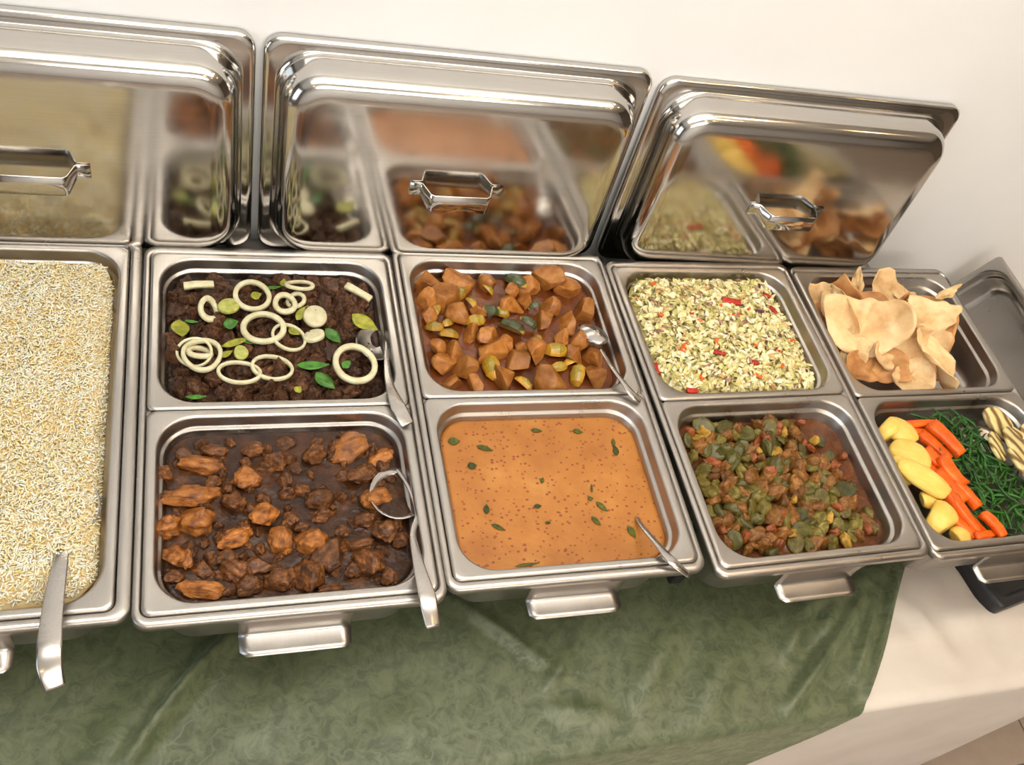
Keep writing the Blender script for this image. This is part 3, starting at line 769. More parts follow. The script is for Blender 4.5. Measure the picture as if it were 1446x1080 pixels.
# the coloured shreds one can pick out
shred = [baton('shred', 50+i) for i in range(3)]
S5 = 1446/400.0
for zx, zy, L, w, ang, kind in ((300, 215, 50, 16, 40, 'c'), (230, 290, 30, 18, 10, 'c'), (340, 372, 30, 24, -50, 'c'), (535, 408, 26, 16, 0, 'c'), (635, 335, 40, 14, 35, 'c'), (715, 375, 80, 14, 12, 'c'), (785, 350, 30, 14, 40, 'c'), (460, 545, 70, 26, 50, 'c'), (620, 520, 40, 16, 80, 'c'),
                                (820, 525, 34, 18, 70, 'c'), (1030, 475, 60, 14, 5, 'c'), (545, 680, 50, 28, -80, 'c'), (835, 680, 50, 20, -35, 'c'), (955, 640, 30, 14, 50, 'c'), (695, 310, 100, 34, -15, 'r'), (880, 270, 50, 22, -50, 'r'), (915, 335, 60, 22, -65, 'r'), (325, 630, 60, 34, -75, 'r'),
                                (635, 575, 60, 26, -25, 'r'), (820, 622, 36, 26, 10, 'r'), (505, 752, 60, 26, 0, 'r'), (495, 370, 34, 18, 30, 'r'), (835, 358, 60, 16, -20, 'p'), (655, 478, 50, 12, 5, 'p'), (940, 478, 40, 12, 5, 'p'), (850, 215, 30, 14, 70, 'p'), (935, 565, 40, 16, -30, 'r'), (1095, 630, 36, 14, -10, 'p')):
    p = at(840+zx/S5, 340+zy/S5, .004); k = 1/S5/1000*.9
    u_, v_ = pan_uv('slaw', p); p.z = slaw_z(u_, v_)+.0045
    mt, lb, ct, gr = {'c': ('carrot_bit', 'orange carrot shred lying on top of the coleslaw', 'carrot', 'carrot shreds in the coleslaw'), 'r': ('pepper_bit', 'red pepper shred lying on top of the coleslaw', 'pepper', 'red pepper shreds in the coleslaw'), 'p': ('purple_bit', 'dark purple cabbage shred lying on top of the coleslaw', 'cabbage', 'purple cabbage shreds in the coleslaw')}[kind]
    put({'c': 'carrot_shred', 'r': 'pepper_shred', 'p': 'dark_strip'}[kind], shred[RNG.randrange(3)], M[mt], lb, ct, gr, W(p), (RNG.uniform(-.3, .3), RNG.uniform(-.25, .25), math.radians(ang)), (L*k/2*1.25, w*k*2.6, w*k*1.3))

# ------------------------------------------------------------------ sauces
def sauce(k, name, label, mat, z0, amp, freq, seed):
    me = rings_surface(name, IHW, IHD, IR, lambda x, y, s: z0+amp*nz(x*freq, y*freq, seed)+amp*.5*nz(x*freq*2.3, y*freq*2.3, seed+4), 30, 12)
    o = obj(name, me, mat); o.location, o.rotation_euler = pan_xf(k); tag(o, label, 'sauce'); return o
sauce('beef', 'beef_gravy', 'dark gravy around the beef under the onion rings', M['beef_sauce'], -.030, .004, 40, 1)
sauce('chicken', 'chicken_gravy', 'dark reddish brown gravy around the chicken pieces', M['chicken_sauce'], -.0265, .0022, 45, 2)
sauce('potato', 'potato_gravy', 'reddish brown gravy around the curried potatoes', M['potato_sauce'], -.029, .0015, 40, 3)
sauce('mixed', 'vegetable_gravy', 'brown orange gravy under the green vegetable stew', M['mixed_sauce'], -.034, .003, 40, 5)
cu = sauce('curry', 'orange_curry', 'smooth orange curry speckled with spices', M['curry'], -.0265, .0006, 20, 6); cu['category'] = 'curry'

# ------------------------------------------------------------------ beef with onion rings
beefs = [lump('beef_chunk', 200+i, 4, .5, 1.9, 2, (.5, .8)) for i in range(7)]
rg2 = random.Random(21)
for x, y in poisson(rg2, 130, .131, .102, .036, .0172):
    s = rg2.uniform(.011, .018); edge = max(abs(x)/.14, abs(y)/.11)
    rt = x > .115 and y < .06
    put('beef_chunk', beefs[rg2.randrange(7)], M['beef'], 'dark brown chunk of stewed beef among the onion rings', 'beef', 'chunks of beef in the onion-topped pan', pan_pt('beef', x, y, -.026-.006*edge**4-(.012 if rt else 0)+rg2.uniform(-.003, .003)), (rg2.uniform(0, 6), rg2.uniform(0, 6), rg2.uniform(0, 6)), (s*1.25, s, s*.75))
S7 = 1446/410.0
onr = [torus_ring('onion_ring', 300+i, 1.0, w, h, .04) for i, (w, h) in enumerate(((.15, .2), (.09, .16), (.26, .3), (.12, .18)))]
OL = {'thick': 'thick white onion ring lying on the beef', 'thin': 'thin white onion ring lying on the beef', 'small': 'small thick-walled onion ring lying on the beef'}
for zx, zy, rx, ry, kind, tx, ty, dz in ((585, 238, 88, 68, 0, 5, 0, 0), (820, 186, 72, 38, 0, -26, 0, .002), (750, 277, 52, 46, 2, 0, 6, .003), (805, 262, 44, 36, 2, 0, -15, -.004), (370, 305, 48, 50, 2, 6, 34, 0), (640, 398, 102, 70, 0, 0, -4, .004), (770, 445, 82, 66, 1, 0, 12, .001),
                                   (336, 530, 88, 78, 3, -5, 4, .003), (325, 520, 54, 40, 2, -30, 10, -.003), (525, 620, 98, 60, 1, -12, 0, .003), (688, 596, 96, 66, 1, -8, 8, -.001), (1097, 577, 102, 82, 0, 4, 0, .003), (300, 520, 80, 62, 1, 12, -8, -.003)):
    p = at(190+zx/S7, 350+zy/S7, -.006+dz); mpp = 1/S7/1085.0
    lb = OL['small'] if kind == 2 else OL['thin'] if kind == 1 else OL['thick']
    ys = 1.28
    put('onion_ring', onr[kind], M['onion'], lb, 'onion', 'raw onion rings on the beef', W(p), (math.radians(tx), math.radians(ty), RNG.uniform(-.1, .1)), (rx*mpp, ry*mpp*ys, (rx+ry)/2*mpp*.9))
odisc = [disc_mesh('onion_slice', 330+i, .22) for i in range(2)]
for zx, zy, rx, ry, mt, tx, ty in ((470, 290, 55, 44, 'green_onion', -10, 0), (900, 342, 64, 56, 'onion', 0, 10), (895, 438, 56, 40, 'onion', -18, -14), (530, 522, 38, 34, 'green_onion', 0, 12)):
    p = at(190+zx/S7, 350+zy/S7, -.006); mpp = 1/S7/1085.0
    put('onion_slice', odisc[RNG.randrange(2)], M[mt], 'solid white round onion slice on the beef' if mt == 'onion' else 'small pale green bulb slice on the beef', 'onion', 'solid onion slices on the beef' if mt == 'onion' else 'pale green bulb slices on the beef', W(p), (math.radians(tx), math.radians(ty), 0), (rx*mpp, ry*mpp*1.25, rx*mpp*1.0))
for zx, zy, L, ang in ((320, 187, 150, 6), (1115, 222, 160, -38)):
    p = at(190+zx/S7, 350+zy/S7, -.005); mpp = 1/S7/1085.0
    put('onion_sliver', baton('onion_sliver', 350+int(L)), M['onion'], 'white onion sliver lying at the %s' % ('back corner of the beef beside the rice' if zx < 600 else 'back corner of the beef beside the potato curry'), 'onion', 'onion slivers on the beef', W(p), (.2, 0, math.radians(ang)), (L/2*mpp, .020, .016))
lf = [leaf_mesh('chili_piece', 360+i, .3+.3*i) for i in range(2)]
pods = [pod('chili_pod', 370+i, .15) for i in range(2)]
for zx, zy, L, w, ang, mt in ((228, 405, 110, 85, -80, 'chili_yellow'), (480, 378, 80, 70, 10, 'chili'), (988, 440, 130, 62, -58, 'chili'), (1145, 378, 170, 90, -42, 'chili_yellow'), (890, 588, 170, 46, -6, 'chili'), (948, 668, 150, 74, -56, 'chili'), (505, 472, 150, 36, 18, 'chili_yellow'), (590, 472, 110, 26, -4, 'chili'),
                              (835, 325, 120, 50, 55, 'chili_yellow'), (605, 238, 60, 50, 20, 'chili_yellow'), (795, 418, 70, 54, -40, 'chili_yellow'), (690, 200, 90, 26, 12, 'chili'), (742, 175, 70, 36, 80, 'chili_yellow'), (308, 745, 100, 26, -4, 'chili'), (455, 530, 80, 40, 30, 'chili_yellow'), (285, 368, 70, 20, 0, 'chili'), (1055, 580, 60, 40, 40, 'chili'), (815, 705, 40, 40, 40, 'chili_yellow')):
    p = at(190+zx/S7, 350+zy/S7, -.009); mpp = 1/S7/1085.0
    gcol = 'bright green' if mt == 'chili' else 'yellow green'
    o = put('chili_piece', lf[RNG.randrange(2)], M[mt], gcol+' piece of sliced chili lying on the beef', 'chili', gcol+' chili pieces on the beef', W(p), (RNG.uniform(-.25, .25), RNG.uniform(-.2, .2), math.radians(ang)), (L/2*mpp, w/2*mpp*3.0, L/2*mpp))
    solidify(o, .05)

# ------------------------------------------------------------------ chicken
chk = [lump('chicken_piece', 400+i, 4, .34, 1.4, 2, (.5, .85)) for i in range(7)]
S6 = 1446/440.0
LC = 'orange brown chicken piece in dark gravy'; LD = 'dark sauce-coated chicken piece in dark gravy'
def chick(px, py, L, w, ang, dark, z=-.0215):
    p = at(px, py, z); mpp = 1/1270.0
    a, b_ = max(.006, L*mpp/2), max(.006, w*mpp/2*1.15)
    put('chicken_piece', chk[RNG.randrange(7)], M['chicken_dark' if dark else 'chicken'], LD if dark else LC, 'chicken', 'dark chicken pieces in the gravy' if dark else 'light chicken pieces in the gravy', W(p), (RNG.uniform(-.3, .3), RNG.uniform(-.2, .2), math.radians(ang)), (a, b_, min(a, b_)*.8))
    return p
taken = []
for zx, zy, L, w, ang, dk in ((965, 175, 230, 130, 38, 0), (1112, 220, 150, 75, 28, 0), (270, 250, 210, 85, -12, 0), (100, 292, 95, 80, 0, 1), (492, 310, 140, 115, 0, 0), (230, 395, 280, 95, 8, 0), (110, 540, 130, 105, 10, 0), (250, 515, 165, 130, 0, 0), (800, 200, 120, 100, 40, 1), (425, 425, 130, 110, 20, 1),
                              (565, 490, 160, 110, 42, 0), (430, 592, 170, 85, 22, 0), (645, 605, 115, 140, 10, 0), (690, 500, 70, 80, 40, 1), (785, 610, 150, 125, 0, 0), (870, 665, 170, 170, -40, 1), (1090, 410, 165, 115, 8, 0), (820, 410, 140, 110, 0, 1), (1010, 300, 170, 90, 10, 1), (1030, 505, 105, 75, 0, 1),
                              (1135, 560, 130, 110, -30, 1), (1010, 622, 130, 65, 5, 1), (150, 680, 120, 110, 20, 0), (210, 690, 60, 90, 0, 0), (430, 735, 150, 110, -40, 1), (535, 720, 140, 75, 0, 1), (640, 780, 150, 100, 10, 1), (770, 770, 160, 140, -30, 1), (280, 832, 230, 75, -8, 0), (500, 810, 140, 90, 20, 1), (875, 830, 120, 60, 0, 1),
                              (1050, 700, 170, 120, -30, 1), (1150, 770, 90, 80, 0, 1), (335, 190, 130, 75, -15, 1), (520, 180, 120, 70, 10, 1), (620, 240, 120, 90, 0, 1), (200, 200, 90, 60, 0, 1), (980, 740, 90, 70, 0, 1), (1200, 600, 90, 70, 20, 1), (400, 680, 110, 70, 0, 1), (110, 400, 80, 60, 0, 1), (330, 330, 90, 60, 30, 1), (740, 540, 70, 50, 0, 1), (150, 770, 90, 60, 0, 1), (930, 560, 80, 60, 0, 1)):
    q = chick(200+zx/S6, 580+zy/S6, L/S6, w/S6, ang, dk); taken.append(pan_uv('chicken', q))
rg3 = random.Random(33)
for x, y in poisson(rg3, 70, .130, .102, .034, .0125, 9000, taken):
    s = rg3.uniform(.006, .012)
    put('chicken_piece', chk[rg3.randrange(7)], M['chicken_dark'], LD, 'chicken', 'dark chicken pieces in the gravy', pan_pt('chicken', x, y, -.0285), (rg3.uniform(0, 6), rg3.uniform(0, 6), rg3.uniform(0, 6)), (s*1.3, s, s*.8))

# ------------------------------------------------------------------ potato and courgette curry
pot = [lump('potato_chunk', 500+i, 4, .10, 1.2, 6, (.32, .62)) for i in range(8)]
zw = [wedge('courgette_wedge', 520+i) for i in range(4)]
S3 = 1446/420.0
pt_taken = []
for zx, zy, d, kind in ((350, 165, 140, 'P'), (215, 205, 130, 'P'), (385, 240, 80, 'Y'), (520, 195, 90, 'P'), (512, 230, 70, 'Y'), (640, 172, 110, 'G'), (715, 225, 105, 'P'), (800, 200, 140, 'P'), (900, 238, 120, 'P'), (305, 288, 140, 'P'), (430, 295, 70, 'Y'), (375, 360, 100, 'P'), (455, 385, 90, 'Y'), (530, 345, 85, 'G'), (622, 305, 115, 'P'), (580, 345, 70, 'Y'),
                        (695, 300, 80, 'P'), (738, 322, 60, 'G'), (805, 315, 95, 'P'), (985, 345, 110, 'P'), (915, 395, 110, 'P'), (250, 415, 80, 'Y'), (320, 395, 65, 'Y'), (330, 452, 90, 'Y'), (628, 420, 120, 'G'), (710, 405, 85, 'G'), (785, 395, 95, 'P'), (755, 472, 60, 'Y'), (520, 470, 90, 'P'), (515, 540, 150, 'P'), (665, 578, 135, 'P'), (748, 552, 110, 'P'),
                        (850, 530, 110, 'Y'), (930, 555, 95, 'P'), (960, 482, 100, 'P'), (1032, 562, 110, 'P'), (350, 540, 90, 'P'), (305, 602, 100, 'P'), (405, 632, 115, 'P'), (530, 608, 120, 'Y'), (592, 660, 115, 'P'), (690, 690, 85, 'Y'), (815, 670, 140, 'P'), (860, 612, 80, 'Y'), (950, 648, 105, 'Y'), (1045, 652, 100, 'P'), (915, 585, 70, 'Y'), (450, 690, 95, 'P'), (350, 680, 90, 'P'),
                        (200, 280, 95, 'P'), (255, 345, 85, 'Y'), (215, 360, 70, 'P'), (430, 455, 85, 'P'), (265, 520, 70, 'P'), (600, 500, 70, 'P'), (690, 510, 70, 'P'), (880, 470, 75, 'P'), (470, 330, 70, 'P'), (620, 240, 70, 'P')):
    p = at(540+zx/S3, 340+zy/S3, -.020); u_, v_ = pan_uv('potato', p)
    u_ = max(-.128, min(.128, u_)); v_ = max(-.100, min(.100, v_)); pt_taken.append((u_, v_))
    r_ = d/S3/1075.0/2*1.12
    loc = pan_pt('potato', u_, v_, -.021+(.004 if kind == 'G' else 0))
    if kind == 'P':
        put('potato_chunk', pot[RNG.randrange(8)], M['potato'], 'orange brown potato chunk in the courgette curry', 'potato', 'potato chunks in the curry', loc, (RNG.uniform(0, 6), RNG.uniform(0, 6), RNG.uniform(0, 6)), (r_*1.55, r_*1.35, r_*1.3))
    else:
        put('courgette_wedge', zw[RNG.randrange(4)], M['zucchini_yellow' if kind == 'Y' else 'zucchini_green'], 'yellow courgette wedge in the potato curry' if kind == 'Y' else 'green-skinned courgette wedge in the potato curry', 'courgette', 'yellow courgette wedges in the curry' if kind == 'Y' else 'green courgette wedges in the curry', loc, (RNG.uniform(-.6, .6), RNG.uniform(-.4, .4), RNG.uniform(0, 6)), (r_*.95, r_*.9, r_*.95))

# ------------------------------------------------------------------ herbs on the orange curry
S4 = 1419/460.0
lf2 = [leaf_mesh('curry_leaf', 600+i, .2) for i in range(3)]
for zx, zy, L, w, ang in ((250, 225, 50, 40, 0), (385, 255, 70, 26, -22), (330, 332, 40, 36, 0), (610, 178, 50, 22, -10), (790, 182, 46, 26, -15), (955, 265, 50, 30, 85), (945, 230, 40, 18, 80), (635, 395, 30, 18, 70), (845, 475, 24, 22, 0), (895, 510, 60, 26, -50), (615, 508, 34, 22, 0), (392, 520, 44, 26, 80), (445, 600, 60, 20, -30), (870, 572, 50, 24, -55), (1025, 620, 60, 30, -75), (570, 762, 100, 14, 3), (660, 580, 24, 14, 0), (850, 430, 40, 10, 80)):
    p = at(560+zx/S4, 550+zy/S4, -.0252); mpp = 1/S4/1150.0
    o = put('curry_leaf', lf2[RNG.randrange(3)], M['leaf'], 'dark green herb leaf floating on the orange curry', 'leaf', 'herb leaves on the orange curry', W(p), (0, 0, math.radians(ang)), (L/2*mpp*1.2, w/2*mpp*3.0, .004)); solidify(o, .15)

# ------------------------------------------------------------------ mixed vegetable stew
mv = [lump('vegetable_chunk', 700+i, 3, .45, 1.8, 2, (.45, .8)) for i in range(6)]
hm = [disc_mesh('courgette_slice', 720+i, .35, .06, 20) for i in range(3)]
rg4 = random.Random(44)
kinds = [('veg_brown', 'brown stewed aubergine piece in the vegetable stew', 'aubergine', 'aubergine_piece', 'aubergine pieces in the stew'), ('veg_green', 'soft green courgette piece in the vegetable stew', 'courgette', 'courgette_slice', 'courgette pieces in the stew'), ('veg_olive', 'dark green pepper piece in the vegetable stew', 'pepper', 'pepper_piece', 'green pepper pieces in the stew'),
         ('veg_yellow', 'yellow squash piece in the vegetable stew', 'squash', 'squash_piece', 'squash pieces in the stew'), ('veg_red', 'red tomato piece in the vegetable stew', 'tomato', 'tomato_piece', 'tomato pieces in the stew')]
for x, y in poisson(rg4, 210, .131, .102, .036, .0116, 9000):
    if x > .108 and y > -.05 and rg4.random() < .75: continue
    if x > .06 and y > .075 and rg4.random() < .6: continue
    kx = rg4.choices(range(5), (30, 26, 15, 11, 15))[0]; mt, lb, ct, nm, gr = kinds[kx]
    s = rg4.uniform(.0075, .0135)*(1.1 if kx < 3 else .8)
    z = -.027+.005*nz(x*30, y*30, 9)+rg4.uniform(-.002, .003)-(.006 if x > .1 else 0)
    if kx in (1, 2) and rg4.random() < .55: put(nm, hm[rg4.randrange(3)], M[mt], lb, ct, gr, pan_pt('mixed', x, y, z), (rg4.uniform(-.7, .7), rg4.uniform(-.7, .7), rg4.uniform(0, 6)), (s*1.35, s*.95, s))
    else: put(nm, mv[rg4.randrange(6)], M[mt], lb, ct, gr, pan_pt('mixed', x, y, z), (rg4.uniform(0, 6), rg4.uniform(0, 6), rg4.uniform(0, 6)), (s*1.35, s, s*.75))

# ------------------------------------------------------------------ papads
def papad_mesh(name, seed, curl, fold, wob=.14):
    rg = random.Random(seed); V, F = [], []; nr, na = 12, 44; ph = [rg.uniform(0, 6.28) for _ in range(4)]
    brk = [(rg.uniform(0, 6.28), rg.uniform(.35, .75)) for _ in range(rg.randrange(1, 4))]
    for k in range(nr+1):
        s = k/nr
        for i in range(na):
            a = 2*math.pi*i/na; rim = 1+wob*math.sin(2*a+ph[0])+wob*.6*math.sin(3*a+ph[1])+wob*.3*math.sin(5*a+ph[2])
            for ca, cdist in brk:
                q = math.cos(a-ca)
                if q > .05: rim = min(rim, (cdist+.04*math.sin(7*a))/q)
            rr = s*rim
            x, y = rr*math.cos(a), rr*math.sin(a)
            # roll the sheet around the y axis, then a softer fold along x
            th = x*curl; X = math.sin(th)/curl if curl else x; Z = (1-math.cos(th))/curl if curl else 0
            Z += fold*y*y*(.6+.4*x)+.30*mnoise.noise(Vector((x*1.5+seed, y*1.5, 0)))+.12*abs(mnoise.noise(Vector((x*3+seed, y*3, 7))))+.03*mnoise.noise(Vector((x*6, y*6, seed)))+.05*s*s*math.sin(3*a+ph[3])
            V.append((X, y, Z))
    for k in range(nr):
        for i in range(na):
            j = (i+1) % na
            if k == 0: F.append((i, na+i, na+j)) if False else None
            F.append((k*na+i, (k+1)*na+i, (k+1)*na+j, k*na+j))
    F = [f for f in F if f]
    bm = bmesh.new(); vs = [bm.verts.new(v) for v in V]
    for f in F:
        try: bm.faces.new([vs[i] for i in f])
        except ValueError: pass
    bmesh.ops.remove_doubles(bm, verts=bm.verts[:], dist=1e-4)
    me = bpy.data.meshes.new(name); bm.to_mesh(me); bm.free(); smooth(me); return me
S8 = 1446/366.0
CAMDIR = (Vector(CAM_P)-Vector((1.02, .12, ZR))).normalized()
def papad(zx, zy, z, rx, ry, face, roll, curl, fold, toasted, label, seed):
    """face: how the sheet's normal leans: (x,y,z) added to straight up"""
    p = at(1080+zx/S8, 350+zy/S8, z); mpp = 1/S8/900.0
    n = Vector(face).normalized(); q = n.to_track_quat('Z', 'Y') @ Euler((0, 0, math.radians(roll))).to_quaternion()
    o = put('papad', papad_mesh('papad', seed, curl, fold), M['papad_brown' if toasted else 'papad'], label, 'papad', 'papads in the steel pan', W(p), q.to_euler(), (rx*mpp*1.22, ry*mpp*1.22, (rx+ry)/2*mpp*1.15))
    solidify(o, .025, 0)
    return o
papad(620, 620, -.042, 170, 130, (-.05, -.1, 1), 20, .5, .2, True, 'flat toasted papad lying at the bottom of the papad pan', 801)
papad(650, 450, -.030, 180, 170, (-.1, .0, 1), 70, .5, -.2, True, 'wide toasted papad in the middle underneath the pile', 802)
papad(385, 320, -.012, 175, 200, (-.75, -.25, .6), 80, .9, .15, True, 'rounded tan papad leaning upright at the back corner of its pan', 863)
papad(430, 340, .004, 75, 175, (-.95, -.1, .35), 85, .7, .1, False, 'narrow pale papad standing beside the rounded tan papad', 804)
papad(518, 205, .016, 100, 34, (-.5, -.5, .5), 115, .5, .0, False, 'thin papad strip sticking up at the back of its pan', 805)
papad(700, 280, -.012, 220, 150, (-.1, -.5, .8), -8, 1.2, .3, False, 'arched pale papad curling over at the back of its pan', 866)
papad(720, 400, .000, 170, 150, (.45, -.55, .65), 35, 1.0, .2, True, 'brown folded papad in the middle of the pile', 867)
papad(565, 410, .020, 200, 195, (-.6, -.35, .7), 60, .8, .25, False, 'large bright cream papad on top of the pile', 868)
papad(960, 385, .024, 200, 150, (-.25, -.6, .75), 25, .9, -.35, False, 'large crumpled cream papad highest on the pile', 869)
papad(1035, 245, .040, 85, 34, (-.4, -.6, .5), 52, .4, .0, False, 'thin pale papad strip poking out beside the empty tilted pan', 810)
papad(740, 560, .004, 200, 130, (-.15, -.6, .75), 10, 1.0, .35, False, 'curved tan papad at the front of the pile', 871)
papad(915, 590, .012, 90, 240, (.25, -.35, .7), 8, 1.0, .1, False, 'long pale papad fold hanging down the open side of the pile', 812)
papad(600, 670, -.022, 190, 120, (-.2, -.6, .8), -8, 1.0, .3, True, 'brown papad lying low at the front of the pile', 873)
papad(815, 710, -.012, 135, 95, (-.3, -.5, .8), 5, .6, .25, False, 'small round cream papad at the front edge of its pan', 814)
papad(490, 560, -.010, 130, 110, (-.5, -.4, .75), 30, .8, -.2, False, 'cream papad wedged under the large bright one', 875)
papad(800, 300, -.010, 150, 125, (-.3, -.2, .9), 40, .7, .2, False, 'pale papad half hidden behind the brown folded one', 881)
papad(860, 470, -.010, 190, 190, (-.2, -.4, .85), 15, .8, -.2, True, 'toasted papad under the large crumpled one', 882)
papad(820, 590, -.024, 200, 160, (-.1, -.3, .9), 60, .7, .2, False, 'tan papad low in the front of its pan under the long fold', 883)
papad(480, 440, -.020, 170, 200, (-.4, -.2, .85), 10, .6, .2, True, 'brown papad beneath the large bright cream one', 884)
papad(330, 300, -.020, 130, 170, (-.6, -.5, .7), 20, .6, .2, False, 'pale papad pressed against the back corner beside the coleslaw', 885)
crumb = lump('crumb', 830, 2, .25, 1.5, 2)
for zx, zy, d in ((1062, 660, 30), (1090, 690, 18), (1000, 720, 14)):
    p = at(1080+zx/S8, 350+zy/S8, -.058); put('papad_crumb', crumb, M['papad'], 'small papad crumb on the bare bottom of the papad pan', 'crumb', 'crumbs in the papad pan', W(p), (.4, .2, d), (d/S8/1800, d/S8/1800, .0022))
rg5 = random.Random(5)
for i, (zx, zy, L, ang) in enumerate(((1000, 490, 90, 10), (1010, 515, 90, 16), (990, 545, 70, 12), (1000, 600, 70, 14))):  # thin dark strips on the bare side of the pan
    p = at(1080+zx/S8, 350+zy/S8, -.050)
    put('dark_strip', shred[i % 3], M['purple_bit' if i < 2 else 'beef'], 'dark purple strip beside the papads at the pan bottom' if i < 2 else 'dark brown strip beside the papads at the pan bottom', 'cabbage', 'dark strips beside the papads', W(p), (0, .1, math.radians(ang)), (L/S8/1800, .006, .006))

# ------------------------------------------------------------------ boiled vegetables
S9 = 1188/286.0
bp = [lump('potato_wedge', 900+i, 3, .08, 1.1, 2, (.45, .65)) for i in range(4)]
for zx, zy, L, w, ang, z, lb in ((400, 280, 150, 140, -60, -.020, 'yellow boiled potato wedge at the back of the vegetable pan'), (470, 300, 200, 130, -58, -.018, 'yellow boiled potato piece leaning on the carrots at the back'), (520, 430, 220, 140, -52, -.012, 'large yellow boiled potato wedge beside the carrots'), (610, 575, 330, 125, -36, -.005, 'long pointed boiled potato wedge lying on the other potatoes'),
                             (500, 520, 200, 120, -50, -.018, 'boiled potato wedge half hidden under the long pointed one'), (630, 690, 150, 75, -10, -.016, 'thin boiled potato slice under the long pointed wedge'), (690, 800, 190, 165, -50, -.014, 'rounded boiled potato half at the front of the vegetable pan'), (815, 905, 140, 90, 10, -.020, 'pale boiled potato slice at the front edge of the vegetable pan')):
    p = at(1160+zx/S9, 540+zy/S9, z); mpp = 1/S9/930.0
    put('potato_wedge', bp[RNG.randrange(4)], M['boiled_potato'], lb, 'potato', 'boiled potatoes in the vegetable pan', W(p), (RNG.uniform(-.2, .2), RNG.uniform(-.15, .15), math.radians(ang)), (L*mpp/2*1.18, w*mpp/2*1.5, w*mpp/2*1.0))
cb = [baton('carrot_baton', 920+i) for i in range(4)]
for zx, zy, L, w, ang, z in ((570, 248, 220, 60, 0, -.016), (600, 300, 180, 60, -4, -.022), (725, 335, 230, 105, -66, -.010), (660, 380, 200, 90, -62, -.018), (690, 470, 200, 95, -64, -.016), (765, 520, 190, 110, -72, -.008), (700, 560, 200, 90, -50, -.018), (755, 610, 210, 95, -68, -.012), (850, 660, 170, 90, -70, -.010), (790, 730, 220, 95, -72, -.012), (850, 780, 230, 90, -70, -.012),
                             (800, 830, 200, 80, -60, -.018), (900, 850, 180, 80, -72, -.016), (980, 898, 190, 60, 4, -.012), (1005, 835, 150, 72, -76, -.004), (620, 340, 170, 70, -50, -.026), (900, 905, 160, 60, 8, -.020), (560, 300, 150, 70, -30, -.030), (640, 470, 160, 80, -60, -.026), (720, 660, 180, 80, -60, -.024), (760, 780, 180, 80, -66, -.026), (860, 880, 150, 70, -60, -.026)):
    p = at(1160+zx/S9, 540+zy/S9, z); mpp = 1/S9/930.0
    put('carrot_baton', cb[RNG.randrange(4)], M['carrot'], 'orange boiled carrot baton between the potatoes and green beans', 'carrot', 'carrot batons in the vegetable pan', W(p), (RNG.uniform(-.25, .25), RNG.uniform(-.12, .12), math.radians(ang)), (L*mpp/2*1.1, w*mpp*1.6, w*mpp*1.3))
bn = [pod('green_bean', 940+i, .5) for i in range(6)]
rg6 = random.Random(66)
cnt = 0
while cnt < 290:
    u_, v_ = rg6.uniform(-.04, .115), rg6.uniform(-.104, .104)
    lo = -.035+(.10-v_)*.12-.02; hi = .075-max(0, v_)*.25
    if v_ < -.04: hi = .11
    if not lo < u_ < hi: continue
    pp = pan_pt('veg', u_, v_, -.026+.006*nz(u_*30, v_*30, 4)+rg6.uniform(-.003, .013)*(1-((u_-(lo+hi)/2)/((hi-lo)/2))**2)+.004)
    L = rg6.uniform(.014, .028)
    put('green_bean', bn[rg6.randrange(6)], M['bean'], 'thin cut green bean in the pile beside the carrots', 'green bean', 'cut green beans in the vegetable pan', pp, (rg6.uniform(-.5, .5), rg6.uniform(-.3, .3), rg6.uniform(0, 6.28)), (L, L*.95, L*.95)); cnt += 1
gz = [disc_mesh('courgette_slice', 960+i, .16, .07, 24, .02) for i in range(3)]
for zx, zy, rx, ry, ang, tilt, z in ((1040, 235, 110, 56, -42, (.3, .2), -.006), (1085, 300, 80, 50, -30, (.2, -.2), -.012), (1030, 375, 52, 80, 5, (.2, .3), -.008), (1155, 390, 85, 110, 10, (.15, .25), -.004), (1200, 500, 90, 110, 20, (.1, .3), -.006), (1250, 330, 100, 80, 0, (.2, 0), -.012), (1270, 600, 90, 100, 10, (.2, .2), -.010), (1300, 440, 100, 90, 30, (.3, 0), -.008), (1330, 720, 90, 90, 0, (.1, .2), -.012)):
    p = at(1160+zx/S9, 540+zy/S9, z); mpp = 1/S9/930.0
    put('courgette_slice', gz[RNG.randrange(3)], M['grilled'], 'grilled courgette slice with char marks beside the green beans', 'courgette', 'grilled courgette slices in the vegetable pan', W(p), (tilt[0], tilt[1], math.radians(ang)), (rx*mpp*1.15, ry*mpp*1.3, .022))

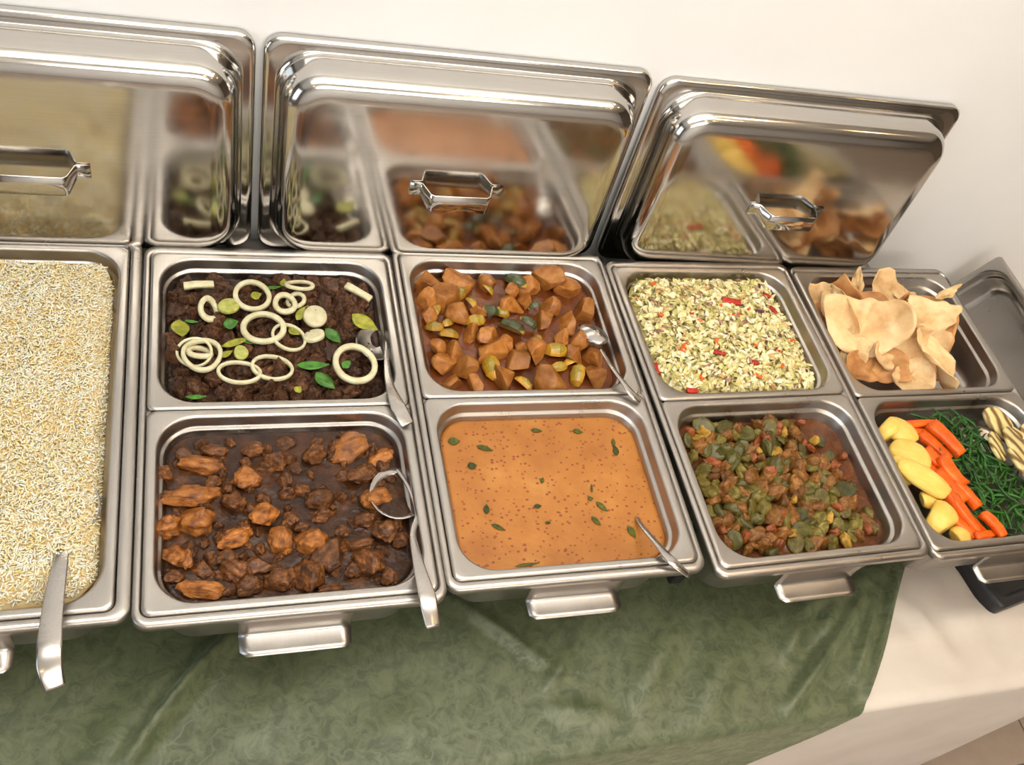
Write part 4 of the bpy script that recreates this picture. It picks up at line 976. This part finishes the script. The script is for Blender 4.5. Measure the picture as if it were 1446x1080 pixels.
# ------------------------------------------------------------------ serving spoons
def A(px, py, z): return W(at(px, py, z))
spoon('serving_spoon', 'steel serving spoon standing in the rice, handle over the front rim', [A(96, 742, -.012), A(86, 790, .010), A(76, 850, .020), A(70, 905, .026), A(70, 940, .020), A(78, 972, .006)], [.008, .015, .020, .023, .024, .019], .0022, (A(100, 715, -.012), .045, .03, .012, math.radians(95), (0, .2)))
spoon('serving_spoon', 'dull steel spoon in the onion-topped beef pan', [A(548, 470, -.020), A(546, 510, -.008), A(551, 545, .006), A(563, 575, .012), A(576, 600, .008)], [.006, .008, .012, .021, .018], .002, (A(528, 485, -.014), .042, .026, .012, math.radians(75), (0.2, .35)))
spoon('serving_spoon', 'bright steel spoon lying in the potato curry pan', [A(848, 492, -.002), A(862, 515, .010), A(880, 540, .015), A(894, 558, .012), A(904, 567, .006)], [.006, .007, .008, .013, .008], .0022, (A(838, 472, -.004), .028, .019, -.008, math.radians(112), (0, .25)))
spoon('serving_spoon', 'dark steel ladle resting in the chicken gravy', [A(560, 662, -.012), A(578, 690, -.008), A(589, 725, -.004), A(583, 755, .004), A(592, 800, .018), A(604, 845, .022), A(612, 886, .010)], [.004, .005, .006, .008, .014, .021, .017], .0024, (A(560, 698, -.015), .042, .034, .014, math.radians(80), (0.05, .2)), .05, M['chicken_sauce'])
spoon('serving_spoon', 'bright steel ladle handle rising out of the orange curry', [A(898, 728, -.030), A(906, 742, -.016), A(928, 768, .004), A(950, 793, .014), A(974, 813, .004)], [.006, .0075, .009, .0135, .009], .0024)

# ------------------------------------------------------------------ empty tilted pan and black tray at the end of the table
c0 = at(1412, 359, -.010)
e1 = Vector((-.50, 0, -.866)); e2 = Vector((0, -1, 0)); n = e1.cross(e2); n = n if n.x < 0 else -n
ctr = c0+e1*.0878+e2*.1622
rot = Matrix((e2*-1, e1*-1 if (e2*-1).cross(e1*-1).dot(n) > 0 else e1, n)).transposed()
tp = obj('food_pan', third_me, None, None, W(ctr), rot.to_euler()); solidify(tp, .0008)
tag(tp, 'empty narrow steel food pan tilted on its side at the table end', 'food pan')
tray = empty('black_tray', W(at(1395, 872, -TABLE_H))); tray.rotation_euler = (0, 0, .20)
tag(tray, 'black enamel tray on the white cloth under the boiled vegetables', 'tray')
tm = loft('tray_body', [[(x+.15, y+.055, z) for x, y in rrect(hw, hd, r, 6)] for hw, hd, r, z in ((.14, .045, .01, .001), (.15, .055, .012, .002), (.15, .055, .012, .034), (.147, .052, .012, .036), (.135, .040, .02, .034), (.130, .035, .02, .006), (.12, .03, .02, .005))], True, True)
obj('tray_body', tm, M['black'], tray)
